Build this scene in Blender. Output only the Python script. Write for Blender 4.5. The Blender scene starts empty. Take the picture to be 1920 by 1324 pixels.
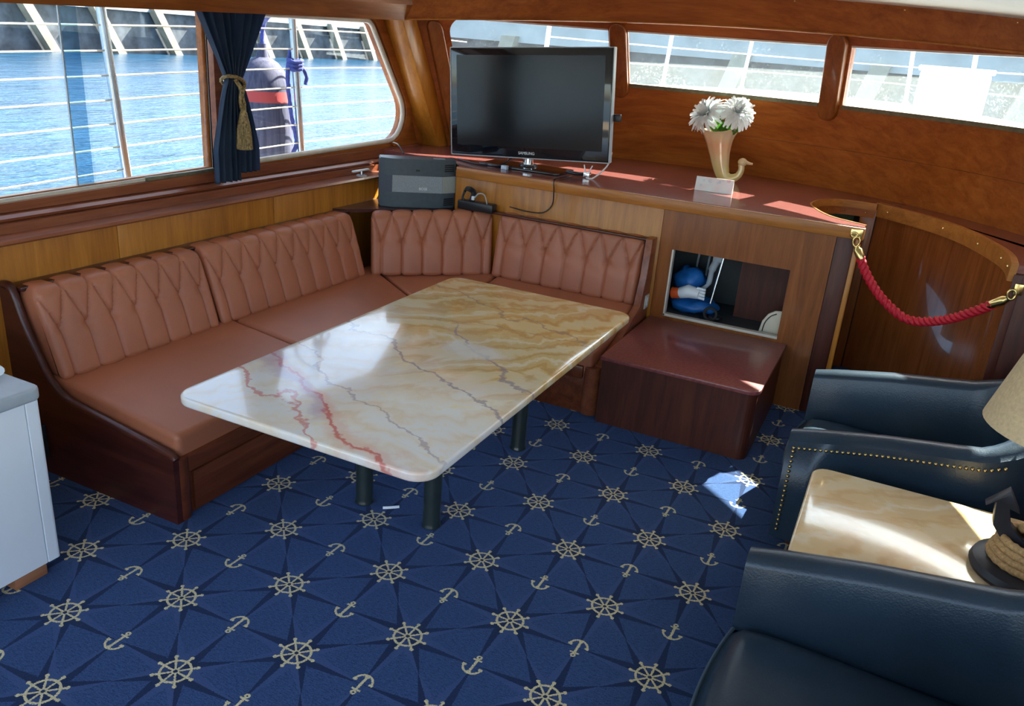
import bpy, bmesh, math, random
from mathutils import Vector, Matrix
random.seed(7)
sc = bpy.context.scene
COL = sc.collection
PI = math.pi

# ------------------------------------------------------------------ camera
def rot(a, ax): return Matrix.Rotation(a, 3, ax)
Rw2c = rot(-.0806, 'Z') @ rot(-1.2063, 'X') @ rot(.3386, 'Z') @ rot(math.radians(-44), 'Z')
cam_d = bpy.data.cameras.new('camera'); cam = bpy.data.objects.new('camera', cam_d); COL.objects.link(cam)
cam_d.sensor_width = 36; cam_d.lens = 36 * 1530.16 / 1920; cam_d.clip_start = .02; cam_d.clip_end = 500
CAM = Vector((1.8319, -1.0748, 1.7747))
cam.matrix_world = Matrix.Translation(CAM) @ Rw2c.transposed().to_4x4()
sc.camera = cam

# ------------------------------------------------------------------ light
world = bpy.data.worlds.new('world'); sc.world = world; world.use_nodes = True
wn = world.node_tree; bg = wn.nodes['Background']
sky = wn.nodes.new('ShaderNodeTexSky'); sky.sky_type = 'NISHITA'; sky.sun_disc = False
SUN = Vector((-.19, -.54, -.545)).normalized()
sky.sun_elevation = math.asin(-SUN.z); sky.sun_rotation = math.atan2(-SUN.x, -SUN.y)
sky.air_density = 1.0; sky.dust_density = 2.0; sky.ozone_density = 1.0
hz = wn.nodes.new('ShaderNodeMix'); hz.data_type = 'RGBA'; hz.inputs[0].default_value = .45; hz.inputs[7].default_value = (.62, .60, .55, 1)
wn.links.new(sky.outputs[0], hz.inputs[6]); wn.links.new(hz.outputs[2], bg.inputs[0]); bg.inputs[1].default_value = .50
sl = bpy.data.lights.new('sun', 'SUN'); sun = bpy.data.objects.new('sun', sl); COL.objects.link(sun)
sl.energy = 15.0; sl.angle = math.radians(.55); sl.color = (1, .93, .82)
sun.rotation_euler = SUN.to_track_quat('-Z', 'Y').to_euler(); sun.location = (0, 0, 12)
sc.view_settings.view_transform = 'Standard'; sc.view_settings.look = 'None'
sc.view_settings.gamma = 1; sc.view_settings.use_curve_mapping = False
sc.view_settings.exposure = 1.15
sc.cycles.use_denoising = True
sc.cycles.max_bounces = 12; sc.cycles.diffuse_bounces = 6; sc.cycles.transparent_max_bounces = 24
sc.cycles.sample_clamp_indirect = 6

# ------------------------------------------------------------------ node helpers
class N:
    """tiny expression builder on shader math nodes"""
    def __init__(s, t, v): s.t = t; s.v = v
    def _op(s, op, *o):
        n = s.t.nodes.new('ShaderNodeMath'); n.operation = op
        for i, x in enumerate((s,) + o):
            x = x.v if isinstance(x, N) else x
            if isinstance(x, (int, float)): n.inputs[i].default_value = x
            else: s.t.links.new(x, n.inputs[i])
        return N(s.t, n.outputs[0])
    def __add__(s, o): return s._op('ADD', o)
    def __radd__(s, o): return s._op('ADD', o)
    def __sub__(s, o): return s._op('SUBTRACT', o)
    def __rsub__(s, o): return N(s.t, float(o))._op('SUBTRACT', s)
    def __mul__(s, o): return s._op('MULTIPLY', o)
    def __rmul__(s, o): return s._op('MULTIPLY', o)
    def __truediv__(s, o): return s._op('DIVIDE', o)
    def __neg__(s): return s * -1.0
    def abs(s): return s._op('ABSOLUTE')
    def floor(s): return s._op('FLOOR')
    def sqrt(s): return s._op('SQRT')
    def lt(s, o): return s._op('LESS_THAN', o)
    def gt(s, o): return s._op('GREATER_THAN', o)
    def max(s, o): return s._op('MAXIMUM', o)
    def min(s, o): return s._op('MINIMUM', o)
    def pow(s, o): return s._op('POWER', o)
    def ss(s, a, b):
        n = s.t.nodes.new('ShaderNodeMapRange'); n.interpolation_type = 'SMOOTHSTEP'
        s.t.links.new(s.v, n.inputs[0]); n.inputs[1].default_value = a; n.inputs[2].default_value = b
        n.inputs[3].default_value = 0; n.inputs[4].default_value = 1
        return N(s.t, n.outputs[0])
def mat_new(name, base=(.8, .8, .8), rough=.5, metal=0, coat=0, coat_rough=.05, spec=.5, trans=0, emis=None):
    m = bpy.data.materials.new(name); m.use_nodes = True
    b = m.node_tree.nodes['Principled BSDF']
    b.inputs['Base Color'].default_value = (*base, 1); b.inputs['Roughness'].default_value = rough
    b.inputs['Metallic'].default_value = metal; b.inputs['Coat Weight'].default_value = coat
    b.inputs['Coat Roughness'].default_value = coat_rough; b.inputs['Specular IOR Level'].default_value = spec
    b.inputs['Transmission Weight'].default_value = trans
    return m, m.node_tree, b
def nz(t, vec, scale, detail=4, rough=.55, dist=0):
    n = t.nodes.new('ShaderNodeTexNoise'); n.inputs['Scale'].default_value = scale
    n.inputs['Detail'].default_value = detail; n.inputs['Roughness'].default_value = rough
    n.inputs['Distortion'].default_value = dist
    if vec is not None: t.links.new(vec, n.inputs['Vector'])
    return N(t, n.outputs[0])
def coords(t, kind='Object', scale=(1, 1, 1), rotation=(0, 0, 0), loc=(0, 0, 0)):
    tc = t.nodes.new('ShaderNodeTexCoord'); mp = t.nodes.new('ShaderNodeMapping')
    mp.inputs['Scale'].default_value = scale; mp.inputs['Rotation'].default_value = rotation
    mp.inputs['Location'].default_value = loc
    t.links.new(tc.outputs[kind], mp.inputs['Vector']); return mp.outputs[0]
def ramp(t, fac, stops):
    n = t.nodes.new('ShaderNodeValToRGB'); cr = n.color_ramp
    while len(cr.elements) < len(stops): cr.elements.new(.5)
    for e, (p, c) in zip(cr.elements, stops): e.position = p; e.color = (*c, 1)
    t.links.new(fac.v if isinstance(fac, N) else fac, n.inputs[0]); return n.outputs[0]
def mix(t, fac, a, b, mode='MIX'):
    n = t.nodes.new('ShaderNodeMix'); n.data_type = 'RGBA'; n.blend_type = mode
    for sock, x in ((n.inputs[0], fac), (n.inputs[6], a), (n.inputs[7], b)):
        if isinstance(x, N): x = x.v
        if isinstance(x, (int, float)): sock.default_value = x
        elif isinstance(x, tuple): sock.default_value = (*x, 1)
        else: t.links.new(x, sock)
    return n.outputs[2]
def bump(t, b, h, strength=.2, dist=.01):
    n = t.nodes.new('ShaderNodeBump'); n.inputs['Strength'].default_value = strength
    n.inputs['Distance'].default_value = dist
    t.links.new(h.v if isinstance(h, N) else h, n.inputs['Height']); t.links.new(n.outputs[0], b.inputs['Normal'])
def sep(t, v):
    n = t.nodes.new('ShaderNodeSeparateXYZ'); t.links.new(v, n.inputs[0])
    return [N(t, o) for o in n.outputs]

def wood(name, dark, mid, light, grain='x', rough=.38, coat=.22, coat_rough=.10, sc_=1.0):
    m, t, b = mat_new(name, mid, rough, coat=coat, coat_rough=coat_rough, spec=.35)
    lo, hi = .9 * sc_, 11 * sc_
    s = {'x': (lo, hi, hi), 'y': (hi, lo, hi), 'z': (hi, hi, lo)}[grain]
    v = coords(t, 'Object', s)
    a = nz(t, v, 1.6, 6, .6, .7); f = nz(t, v, 9, 3, .6, .2); g = nz(t, coords(t, 'Object', (1.3, 1.3, 1.3)), 1.5, 2)
    fac = a * .62 + f * .22 + g * .26 - .04
    c = ramp(t, fac, [(.30, dark), (.5, mid), (.70, light)])
    t.links.new(c, b.inputs['Base Color']); bump(t, b, f, .04, .004)
    return m
def plain(name, base, rough=.5, var=.12, scale=12, **k):
    m, t, b = mat_new(name, base, rough, **k)
    n = nz(t, coords(t), scale, 4)
    lo = tuple(x * (1 - var) for x in base); hi = tuple(min(1, x * (1 + var)) for x in base)
    t.links.new(ramp(t, n, [(.3, lo), (.7, hi)]), b.inputs['Base Color'])
    return m
def leather(name, base, rough=.38, scale=220, var=.18, st=.08, coat=0):
    m, t, b = mat_new(name, base, rough, coat=coat, coat_rough=.25)
    n = nz(t, coords(t), 3.0, 4); f = nz(t, coords(t), scale, 2); w = nz(t, coords(t), 22, 4, .6, .4)
    lo = tuple(x * (1 - var) for x in base); hi = tuple(min(1, x * (1 + var)) for x in base)
    t.links.new(ramp(t, n * .7 + f * .3, [(.35, lo), (.65, hi)]), b.inputs['Base Color'])
    bump(t, b, f * .5 + w * .5, st, .006)
    return m

# ------------------------------------------------------------------ materials
MAH_X = wood('mahogany_x', (.22, .050, .009), (.38, .105, .018), (.52, .165, .032), 'x')
MAH_Y = wood('mahogany_y', (.16, .040, .008), (.32, .095, .016), (.48, .16, .03), 'y')
MAH_Z = wood('mahogany_z', (.14, .038, .007), (.26, .078, .014), (.38, .125, .026), 'z')
HONEY_Z = wood('honey_veneer_z', (.28, .09, .010), (.46, .17, .018), (.60, .25, .035), 'z')
HONEY_X = wood('honey_wood_x', (.26, .085, .016), (.45, .165, .03), (.6, .25, .055), 'x')
DARK_X = wood('dark_mahogany_x', (.03, .006, .004), (.065, .014, .009), (.11, .028, .014), 'x', .3)
DARK_Z = wood('dark_mahogany_z', (.035, .007, .004), (.075, .017, .009), (.125, .032, .014), 'z', .45, .06)
RED_Y = wood('red_mahogany_y', (.13, .035, .016), (.24, .07, .03), (.36, .12, .05), 'y', .35)
PLINTH = wood('plinth_mahogany', (.07, .014, .006), (.14, .034, .012), (.24, .066, .02), 'y', .3)
WORK = plain('plum_laminate', (.21, .066, .058), .22, .22, 60, coat=.3)
BOXTOP = plain('rosewood_laminate', (.25, .068, .062), .3, .3, 70, coat=.25)
CEIL = plain('ceiling_paint', (.80, .81, .70), .5, .05, 3)
SOFA = leather('terracotta_leather', (.44, .152, .076), .45, 260, .10, .10)
SEAM = leather('seam_leather', (.20, .058, .034), .5)
NAVY = leather('navy_leather', (.020, .038, .058), .30, 180, .25, .22)
CURT = leather('navy_velvet', (.065, .105, .18), .8, 400, .25, .1)
WHITE = plain('white_enamel', (.84, .89, .92), .3, .02, 4, coat=.3)
GREYP = plain('grey_plastic', (.42, .47, .50), .45, .05, 20)
BLACK = plain('black_plastic', (.012, .013, .016), .35, .1, 20)
LEG = plain('black_green_enamel', (.018, .028, .026), .3, .2, 18, coat=.3)
CHROME = plain('chrome', (.75, .77, .78), .12, .03, 20, metal=1)
STEEL = plain('stainless', (.62, .66, .70), .25, .05, 20, metal=1)
BRASS = plain('brass', (.80, .60, .24), .22, .1, 30, metal=1)
NAIL = plain('antique_brass', (.62, .43, .17), .3, .2, 60, metal=1)
GOLD = plain('gold_cord', (.26, .18, .07), .6, .75, 90)
RED = plain('red_rope', (.62, .012, .03), .55, .25, 160)
JUTE = plain('jute_rope', (.50, .30, .12), .8, .3, 130)
NROPE = plain('navy_rope', (.05, .07, .28), .8, .3, 60)
LINE = plain('white_line', (.55, .50, .38), .6, .1, 40)
BURLAP = plain('linen_shade', (.66, .50, .29), .85, .12, 90)
IRON = plain('black_iron', (.02, .021, .026), .4, .3, 15)
SCREEN = mat_new('tv_screen', (.004, .005, .008), .16, spec=.5)[0]
GLOSSB = mat_new('gloss_black', (.006, .008, .012), .06, coat=.5)[0]
AUD_D = plain('graphite_plastic', (.06, .085, .105), .45, .1, 40)
AUD_S = plain('slate_grille', (.07, .09, .12), .5, .2, 200)
AUD_M = plain('silver_grille', (.27, .32, .35), .5, .2, 200)
AUD_L = plain('pale_grille', (.34, .39, .38), .5, .2, 200)
WTXT = mat_new('white_print', (.8, .82, .84), .4)[0]
PLATE = plain('switch_plate', (.62, .60, .52), .4, .05, 20)
PETAL = plain('white_petal', (.86, .90, .90), .6, .06, 20)
LEAF = plain('green_leaf', (.13, .30, .05), .5, .4, 30)
BLUEB = plain('blue_nylon', (.012, .13, .42), .4, .3, 10)
ORNG = plain('orange_plastic', (.85, .12, .02), .5, .05, 10)
CREAM = plain('cream_plastic', (.72, .66, .50), .5, .05, 10)
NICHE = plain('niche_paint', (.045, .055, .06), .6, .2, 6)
GASK = plain('window_gasket', (.16, .15, .09), .5, .3, 25)
RIM = plain('window_rim', (.66, .62, .52), .35, .1, 15)

def glass(name, tint=(.96, .98, .98), refl=.07, rough=0.0):
    m = bpy.data.materials.new(name); m.use_nodes = True; t = m.node_tree; t.nodes.clear()
    o = t.nodes.new('ShaderNodeOutputMaterial'); mx = t.nodes.new('ShaderNodeMixShader')
    tr = t.nodes.new('ShaderNodeBsdfTransparent'); gl = t.nodes.new('ShaderNodeBsdfGlossy')
    tr.inputs[0].default_value = (*tint, 1); gl.inputs['Roughness'].default_value = rough
    lw = t.nodes.new('ShaderNodeLayerWeight'); lw.inputs[0].default_value = .5
    k = N(t, lw.outputs['Facing']).pow(5.0) * .45 + refl * .45
    t.links.new(k.v, mx.inputs[0]); t.links.new(tr.outputs[0], mx.inputs[1]); t.links.new(gl.outputs[0], mx.inputs[2])
    t.links.new(mx.outputs[0], o.inputs[0]); return m
GLASS = glass('window_glass')
GLASST = glass('tinted_glass_overlap', (.55, .72, .82))

def salty_glass():
    m = bpy.data.materials.new('salt_sprayed_glass'); m.use_nodes = True; t = m.node_tree; t.nodes.clear()
    o = t.nodes.new('ShaderNodeOutputMaterial'); mx = t.nodes.new('ShaderNodeMixShader')
    tr = t.nodes.new('ShaderNodeBsdfTransparent'); df = t.nodes.new('ShaderNodeBsdfTranslucent')
    df.inputs[0].default_value = (.85, .95, .95, 1); tr.inputs[0].default_value = (.93, .98, .97, 1)
    v = coords(t); n = nz(t, v, 90, 3, .7).ss(.56, .72) * nz(t, v, 4, 2).ss(.35, .7)
    t.links.new((n * .20 + .03).v, mx.inputs[0]); t.links.new(tr.outputs[0], mx.inputs[1]); t.links.new(df.outputs[0], mx.inputs[2])
    t.links.new(mx.outputs[0], o.inputs[0]); return m
GLASSF = salty_glass()

U = .34   # carpet repeat in metres
def carpet():
    m, t, b = mat_new('nautical_carpet', (.02, .04, .14), .95, spec=.1)
    v = coords(t, 'Object', (1 / U, 1 / U, 1 / U), (0, 0, math.radians(-44)))
    x, y, _ = sep(t, v)
    fz = nz(t, coords(t), 230, 2); fw = (fz - .5) * .022; fw2 = (nz(t, coords(t, loc=(5, 3, 0)), 230, 2) - .5) * .022
    x = x + fw; y = y + fw2
    qx = x - (x + .5).floor(); qy = y - (y + .5).floor()
    r = (qx * qx + qy * qy).sqrt()
    ax, ay = qx.abs(), qy.abs()
    a = ax.max(ay); c = ax.min(ay)                       # folded into one octant: a along axis, c across
    k = math.sqrt(.5)
    # axis coordinates: (a, c); diagonal coordinates
    du = (ax + ay) * k; dv = (ax - ay).abs() * k
    # signed side for the pinwheel shading
    sgn_axis = (qx * qy) * (ax - ay)                     # odd under reflections
    diag = dv.lt(du * math.tan(PI / 8)); 
    def near(val, w): return (val.abs()).lt(w)
    u8 = diag * du + (1 - diag) * a; v8 = diag * dv + (1 - diag) * c
    rim = near(r - .128, .0115)
    spoke = near(v8, .0095) * u8.lt(.185) * u8.gt(.028)
    kn = ((u8 - .183) * (u8 - .183) + v8 * v8).sqrt().lt(.0185)
    kn2 = ((u8 - .152) * (u8 - .152) * .4 + v8 * v8 * 1.2).sqrt().lt(.0125)
    hub = near(r - .026, .007)
    wheel = rim.max(spoke).max(kn).max(hub).max(kn2)
    # anchors in the cell centres
    ix, iy = x.floor(), y.floor()
    par = (ix + iy) * .5; par = (par - par.floor()) * 4 - 1       # -1 even, +1 odd
    hx, hy = x - ix - .5, y - iy - .5
    s = (hx + hy) * k * par * -1.0; tt = (hy - hx) * k
    shank = near(tt, .0125) * near(s, .10)
    crown = (near(tt, .02) * near(s + .10, .018))
    arc = near(((s + .025) * (s + .025) + tt * tt).sqrt() - .085, .0105) * s.lt(-.018)
    fl = near(tt.abs() - .082, .020) * near(s + .026, .013)
    stock = near(s - .072, .009) * near(tt, .045)
    ring = near(((s - .108) * (s - .108) + tt * tt).sqrt() - .018, .0085)
    anchor = shank.max(arc).max(stock).max(ring).max(crown).max(fl)
    gold = wheel.max(anchor)
    # compass star shading
    wa = (1 - a / .5) * .100 + .006; wd = (1 - du / .68) * .105 + .004
    out = r.gt(.06)
    ka = c.lt(wa) * (1 - diag) * out; kd = dv.lt(wd) * diag * out
    side = sgn_axis.gt(0)
    darkf = ka.max(kd) * side; lightf = ka.max(kd) * (1 - side)
    disc = r.lt(.12)
    rib = nz(t, coords(t, 'Object', (60, 260, 60), (0, 0, math.radians(20))), 1, 2)
    pile = rib * .6 + fz * .6
    base = ramp(t, pile, [(.40, (.012, .028, .085)), (.80, (.046, .098, .235))])
    big = nz(t, coords(t), 2.2, 3)
    c1 = mix(t, darkf.max(disc) * .85, base, (.006, .012, .044))
    c1 = mix(t, lightf * .55, c1, (.050, .085, .205))
    c1 = mix(t, (big - .4) * .5, c1, (.02, .05, .13))
    goldc = ramp(t, fz, [(.3, (.42, .36, .17)), (.7, (.82, .74, .46))])
    t.links.new(mix(t, gold, c1, goldc), b.inputs['Base Color'])
    b.inputs['Sheen Weight'].default_value = .25; b.inputs['Sheen Tint'].default_value = (.4, .55, .9, 1)
    bump(t, b, pile + gold * .4, .35, .006)
    return m
CARPET = carpet()

def onyx(name, veins=True):
    m, t, b = mat_new(name, (.8, .7, .5), .14, coat=.4, coat_rough=.04)
    v = coords(t); x, y, z = sep(t, v)
    n1 = nz(t, v, 1.7, 5, .55, .8); n2 = nz(t, v, 5.5, 6, .62, .9); n3 = nz(t, v, 16, 4, .65, .4)
    wv = nz(t, coords(t, loc=(3, 1, 0)), 2.6, 3, .5)
    wig = (wv - .5) * .42 + (n3 - .5) * .07
    # bands running across the slab
    bandc = (x * .75 + y * -1.0) + (n1 - .5) * .95 + (n2 - .5) * .22
    band = (bandc * 5.2); band = (band - band.floor() - .5).abs() * 2
    band2 = bandc * 13.0; band2 = (band2 - band2.floor() - .5).abs() * 2
    honey = ramp(t, band * .5 + band2 * .2 + n2 * .42 - .06, [(.12, (.62, .33, .10)), (.34, (.73, .46, .17)), (.56, (.80, .58, .27)), (.80, (.86, .73, .48))])
    white = ramp(t, n2 * .6 + band * .4, [(.2, (.80, .66, .48)), (.45, (.82, .76, .66)), (.65, (.80, .78, .74)), (.8, (.84, .70, .44))])
    g = (y * .82 - x * -.42 + (n1 - .5) * 1.5 + (n2 - .5) * .5)
    col = mix(t, g.ss(.80, 1.75), white, honey) if veins else mix(t, .35, honey, (.86, .68, .42))
    if veins:
        def vein(col, px, py, ang, half, w, colr, strength, amp=1.0, seed=0):
            ca, sa = math.cos(ang), math.sin(ang)
            along = (x - px) * ca + (y - py) * sa
            wg = (nz(t, coords(t, loc=(seed, seed * .7, 0)), 3.2, 5, .6) - .5) * (.34 * amp)
            acr = (y - py) * ca - (x - px) * sa + wg
            f = (1 - acr.abs().ss(w * .25, w)) * (1 - along.abs().ss(half * .8, half * 1.05)) * strength
            return mix(t, f, col, colr)
        a1 = math.atan2(-.45, .8)
        col = vein(col, .16, .96, a1, .75, .055, (.78, .45, .33), .55, 1, 1)
        col = vein(col, .20, .93, a1, .60, .014, (.62, .10, .08), .8, 1, 1)
        col = vein(col, .05, .89, a1, .50, .010, (.66, .20, .17), .7, 1, 2)
        col = vein(col, .02, 1.02, a1, .36, .050, (.52, .40, .52), .5, 1, 3)
        col = vein(col, .28, 1.05, a1, .62, .009, (.40, .30, .32), .6, 1, 4)
        col = vein(col, .25, 1.42, math.atan2(-.5, 1.0), .85, .010, (.30, .24, .27), .7, 1, 5)
        col = vein(col, .50, 1.60, math.atan2(-.62, .75), .45, .013, (.34, .27, .30), .7, 1, 6)
        col = vein(col, .22, 2.20, math.atan2(-.30, .8), .65, .009, (.34, .24, .20), .6, 1, 7)
        col = vein(col, .45, 1.98, math.atan2(.15, .8), .45, .008, (.45, .30, .16), .6, 1, 8)
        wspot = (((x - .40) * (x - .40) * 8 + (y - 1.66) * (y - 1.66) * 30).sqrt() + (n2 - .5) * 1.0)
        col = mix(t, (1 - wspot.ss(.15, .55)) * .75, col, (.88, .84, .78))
    t.links.new(col, b.inputs['Base Color']); return m
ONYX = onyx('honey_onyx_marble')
ONYX2 = onyx('side_onyx_marble', False)

def water_mat():
    m, t, b = mat_new('harbour_water', (.02, .12, .22), .16, spec=.16)
    v = coords(t, 'Object', (1.0, .35, 1))
    n = nz(t, v, .9, 5, .6, .3); n2 = nz(t, v, 3.5, 3, .6)
    t.links.new(ramp(t, n * .6 + n2 * .4, [(.36, (.006, .034, .075)), (.64, (.022, .078, .145))]), b.inputs['Base Color'])
    bump(t, b, n * .6 + n2 * .4, .55, .35); return m
WATER = water_mat()
DOCKD = plain('weathered_sheet_piling', (.085, .10, .115), .9, .5, 1.2)
DOCKL = plain('pale_concrete', (.44, .46, .45), .9, .18, .8)
PILE = plain('weathered_timber', (.36, .32, .24), .9, .25, 1.5)
DECKW = plain('white_deck_paint', (.82, .83, .82), .45, .04, 2)

# ------------------------------------------------------------------ mesh helpers
def link(name, me, mat=None, parent=None, smooth=False):
    o = bpy.data.objects.new(name, me); COL.objects.link(o)
    if mat is not None and not me.materials: me.materials.append(mat)
    if parent is not None:
        o.parent = parent; o.matrix_parent_inverse = Matrix.Translation(parent.location).inverted() if parent.type == 'EMPTY' else Matrix.Identity(4)
    if smooth:
        for p in me.polygons: p.use_smooth = True
    return o
def from_bm(name, bm, mat=None, parent=None, smooth=False, auto=None):
    bmesh.ops.recalc_face_normals(bm, faces=bm.faces)
    me = bpy.data.meshes.new(name); bm.to_mesh(me); bm.free()
    o = link(name, me, mat, parent, smooth or auto is not None)
    if auto is not None: sharp(me, auto)
    return o
def sharp(me, deg):
    bm = bmesh.new(); bm.from_mesh(me)
    for e in bm.edges: e.smooth = not (len(e.link_faces) == 2 and e.calc_face_angle(0) > math.radians(deg))
    bm.to_mesh(me); bm.free()
def thing(name, label, cat, loc=(0, 0, 0), group=None):
    o = bpy.data.objects.new(name, None); COL.objects.link(o); o.location = loc; o.empty_display_size = .1
    o['label'] = label; o['category'] = cat
    if group: o['group'] = group
    return o
def tag(o, label, cat, group=None, kind=None):
    o['label'] = label; o['category'] = cat
    if group: o['group'] = group
    if kind: o['kind'] = kind
    return o
def struct(o, label=None):
    o['kind'] = 'structure'
    if label: o['label'] = label; o['category'] = o.name.split('_')[0]
    return o
def bmbox(bm, lo, hi, bev=0, seg=2):
    lo, hi = Vector(lo), Vector(hi)
    vs = [bm.verts.new((x, y, z)) for x in (lo.x, hi.x) for y in (lo.y, hi.y) for z in (lo.z, hi.z)]
    F = [(0, 1, 3, 2), (4, 6, 7, 5), (0, 4, 5, 1), (2, 3, 7, 6), (0, 2, 6, 4), (1, 5, 7, 3)]
    fs = [bm.faces.new([vs[i] for i in f]) for f in F]
    if bev:
        es = list({e for f in fs for e in f.edges})
        bmesh.ops.bevel(bm, geom=es, offset=bev, segments=seg, affect='EDGES', profile=.5)
def box(name, lo, hi, mat, parent=None, bev=.004, seg=2):
    bm = bmesh.new(); bmbox(bm, lo, hi, bev, seg)
    return from_bm(name, bm, mat, parent, auto=40 if bev else None)
def prism(name, poly, d0, d1, mat, parent=None, axis='z', bev=0, seg=2, auto=None, zf=None):
    """polygon in a plane extruded along axis; axis z: poly=(x,y), y: (x,z), x: (y,z)"""
    bm = bmesh.new()
    def P(a, b, d): return {'z': (a, b, d), 'y': (a, d, b), 'x': (d, a, b)}[axis]
    lo = [bm.verts.new(P(a, b, d0)) for a, b in poly]; hi = [bm.verts.new(P(a, b, zf(a, b) if zf else d1)) for a, b in poly]
    n = len(poly); bm.faces.new(lo); bm.faces.new(hi)
    for i in range(n): bm.faces.new((lo[i], lo[(i + 1) % n], hi[(i + 1) % n], hi[i]))
    bmesh.ops.recalc_face_normals(bm, faces=bm.faces)
    if bev:
        es = [e for e in bm.edges if e.calc_face_angle(0) > math.radians(25)]
        bmesh.ops.bevel(bm, geom=es, offset=bev, segments=seg, affect='EDGES', profile=.5, clamp_overlap=True)
    return from_bm(name, bm, mat, parent, auto=auto if auto else (40 if bev else None))
def rrect(x0, x1, y0, y1, r, n=6):
    if not isinstance(r, (tuple, list)): r = (r,) * 4
    pts = []
    for (cx, cy, a0), rr in zip(((x1, y1, 0), (x0, y1, 90), (x0, y0, 180), (x1, y0, 270)), r):
        sx = -1 if cx == x1 else 1; sy = -1 if cy == y1 else 1
        if rr <= 0: pts.append((cx, cy)); continue
        for i in range(n + 1):
            a = math.radians(a0 + 90 * i / n); pts.append((cx + sx * rr + rr * math.cos(a), cy + sy * rr + rr * math.sin(a)))
    return pts
def frames(pts):
    pts = [Vector(p) for p in pts]; T = []
    for i in range(len(pts)):
        a = pts[max(i - 1, 0)]; b = pts[min(i + 1, len(pts) - 1)]; T.append((b - a).normalized())
    up = Vector((0, 0, 1)) if abs(T[0].z) < .9 else Vector((1, 0, 0))
    n = (up - T[0] * up.dot(T[0])).normalized(); out = []
    for p, t in zip(pts, T):
        n = (n - t * n.dot(t)).normalized(); out.append((p, t, n, t.cross(n)))
    return out
def smooth_path(pts, k=8):
    pts = [Vector(p) for p in pts]; out = []
    for i in range(len(pts) - 1):
        p0 = pts[max(i - 1, 0)]; p1 = pts[i]; p2 = pts[i + 1]; p3 = pts[min(i + 2, len(pts) - 1)]
        for j in range(k):
            t = j / k
            out.append(.5 * ((2 * p1) + (p2 - p0) * t + (2 * p0 - 5 * p1 + 4 * p2 - p3) * t * t + (3 * p1 - p0 - 3 * p2 + p3) * t ** 3))
    out.append(pts[-1]); return out
def bmtube(bm, pts, rad, seg=8, rf=None, sy=1.0):
    F = frames(pts); rings = []; L = 0
    for i, (p, t, n, b) in enumerate(F):
        if i: L += (p - F[i - 1][0]).length
        r = rad[i] if isinstance(rad, (list, tuple)) else rad
        ring = []
        for j in range(seg):
            a = 2 * PI * j / seg; rr = r * (rf(a, L) if rf else 1)
            ring.append(bm.verts.new(p + n * (math.cos(a) * rr) + b * (math.sin(a) * rr * sy)))
        rings.append(ring)
    for A, B in zip(rings, rings[1:]):
        for j in range(seg): bm.faces.new((A[j], A[(j + 1) % seg], B[(j + 1) % seg], B[j]))
    bm.faces.new(rings[0]); bm.faces.new(rings[-1])
def tube(name, pts, rad, mat, parent=None, seg=8, rf=None, sy=1.0):
    bm = bmesh.new(); bmtube(bm, pts, rad, seg, rf, sy); return from_bm(name, bm, mat, parent, auto=60)
def rope(name, pts, rad, mat, parent=None, pitch=.06, lobes=3, seg=15, amp=.16, step=None):
    return tube(name, pts, rad, mat, parent, seg, lambda a, L: 1 + amp * math.cos(lobes * (a - 2 * PI * L / (pitch * lobes) * 1.0)) )
def lathe(name, prof, mat, parent=None, at=(0, 0, 0), seg=32, auto=35):
    bm = bmesh.new(); rings = []
    for r, z in prof:
        rings.append([bm.verts.new((at[0] + max(r, 1e-4) * math.cos(2 * PI * j / seg), at[1] + max(r, 1e-4) * math.sin(2 * PI * j / seg), at[2] + z)) for j in range(seg)])
    for A, B in zip(rings, rings[1:]):
        for j in range(seg): bm.faces.new((A[j], A[(j + 1) % seg], B[(j + 1) % seg], B[j]))
    bm.faces.new(rings[0]); bm.faces.new(rings[-1])
    return from_bm(name, bm, mat, parent, auto=auto)
def plate(name, loops, d0, d1, mat, parent=None, axis='x', res=0):
    """flat plate with holes from polygon loops (first outer, others holes)"""
    cu = bpy.data.curves.new('tmp', 'CURVE'); cu.dimensions = '2D'; cu.fill_mode = 'BOTH'; cu.extrude = abs(d1 - d0) / 2
    for lp in loops:
        s = cu.splines.new('POLY'); s.points.add(len(lp) - 1); s.use_cyclic_u = True
        for p, (a, b) in zip(s.points, lp): p.co = (a, b, 0, 1)
    o = bpy.data.objects.new('tmp', cu); COL.objects.link(o)
    dg = bpy.context.evaluated_depsgraph_get(); me = bpy.data.meshes.new_from_object(o.evaluated_get(dg))
    bpy.data.objects.remove(o); bpy.data.curves.remove(cu)
    mid = (d0 + d1) / 2
    for v in me.vertices:
        a, b, d = v.co
        v.co = {'z': (a, b, d + mid), 'y': (a, d + mid, b), 'x': (d + mid, a, b)}[axis]
    me.materials.clear()
    bm = bmesh.new(); bm.from_mesh(me); bpy.data.meshes.remove(me)
    bmesh.ops.remove_doubles(bm, verts=bm.verts, dist=1e-5)
    return from_bm(name, bm, mat, parent)
def text(name, body, size, M4, mat, parent=None, depth=.0015):
    cu = bpy.data.curves.new('tmp', 'FONT'); cu.body = body; cu.size = size; cu.extrude = depth; cu.align_x = 'CENTER'; cu.align_y = 'CENTER'
    o = bpy.data.objects.new('tmp', cu); COL.objects.link(o)
    dg = bpy.context.evaluated_depsgraph_get(); me = bpy.data.meshes.new_from_object(o.evaluated_get(dg))
    bpy.data.objects.remove(o); bpy.data.curves.remove(cu)
    me.materials.clear(); me.transform(M4); me.name = name
    return link(name, me, mat, parent)
def basis(o, x, y, z):
    return Matrix(((x[0], y[0], z[0], o[0]), (x[1], y[1], z[1], o[1]), (x[2], y[2], z[2], o[2]), (0, 0, 0, 1)))
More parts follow.
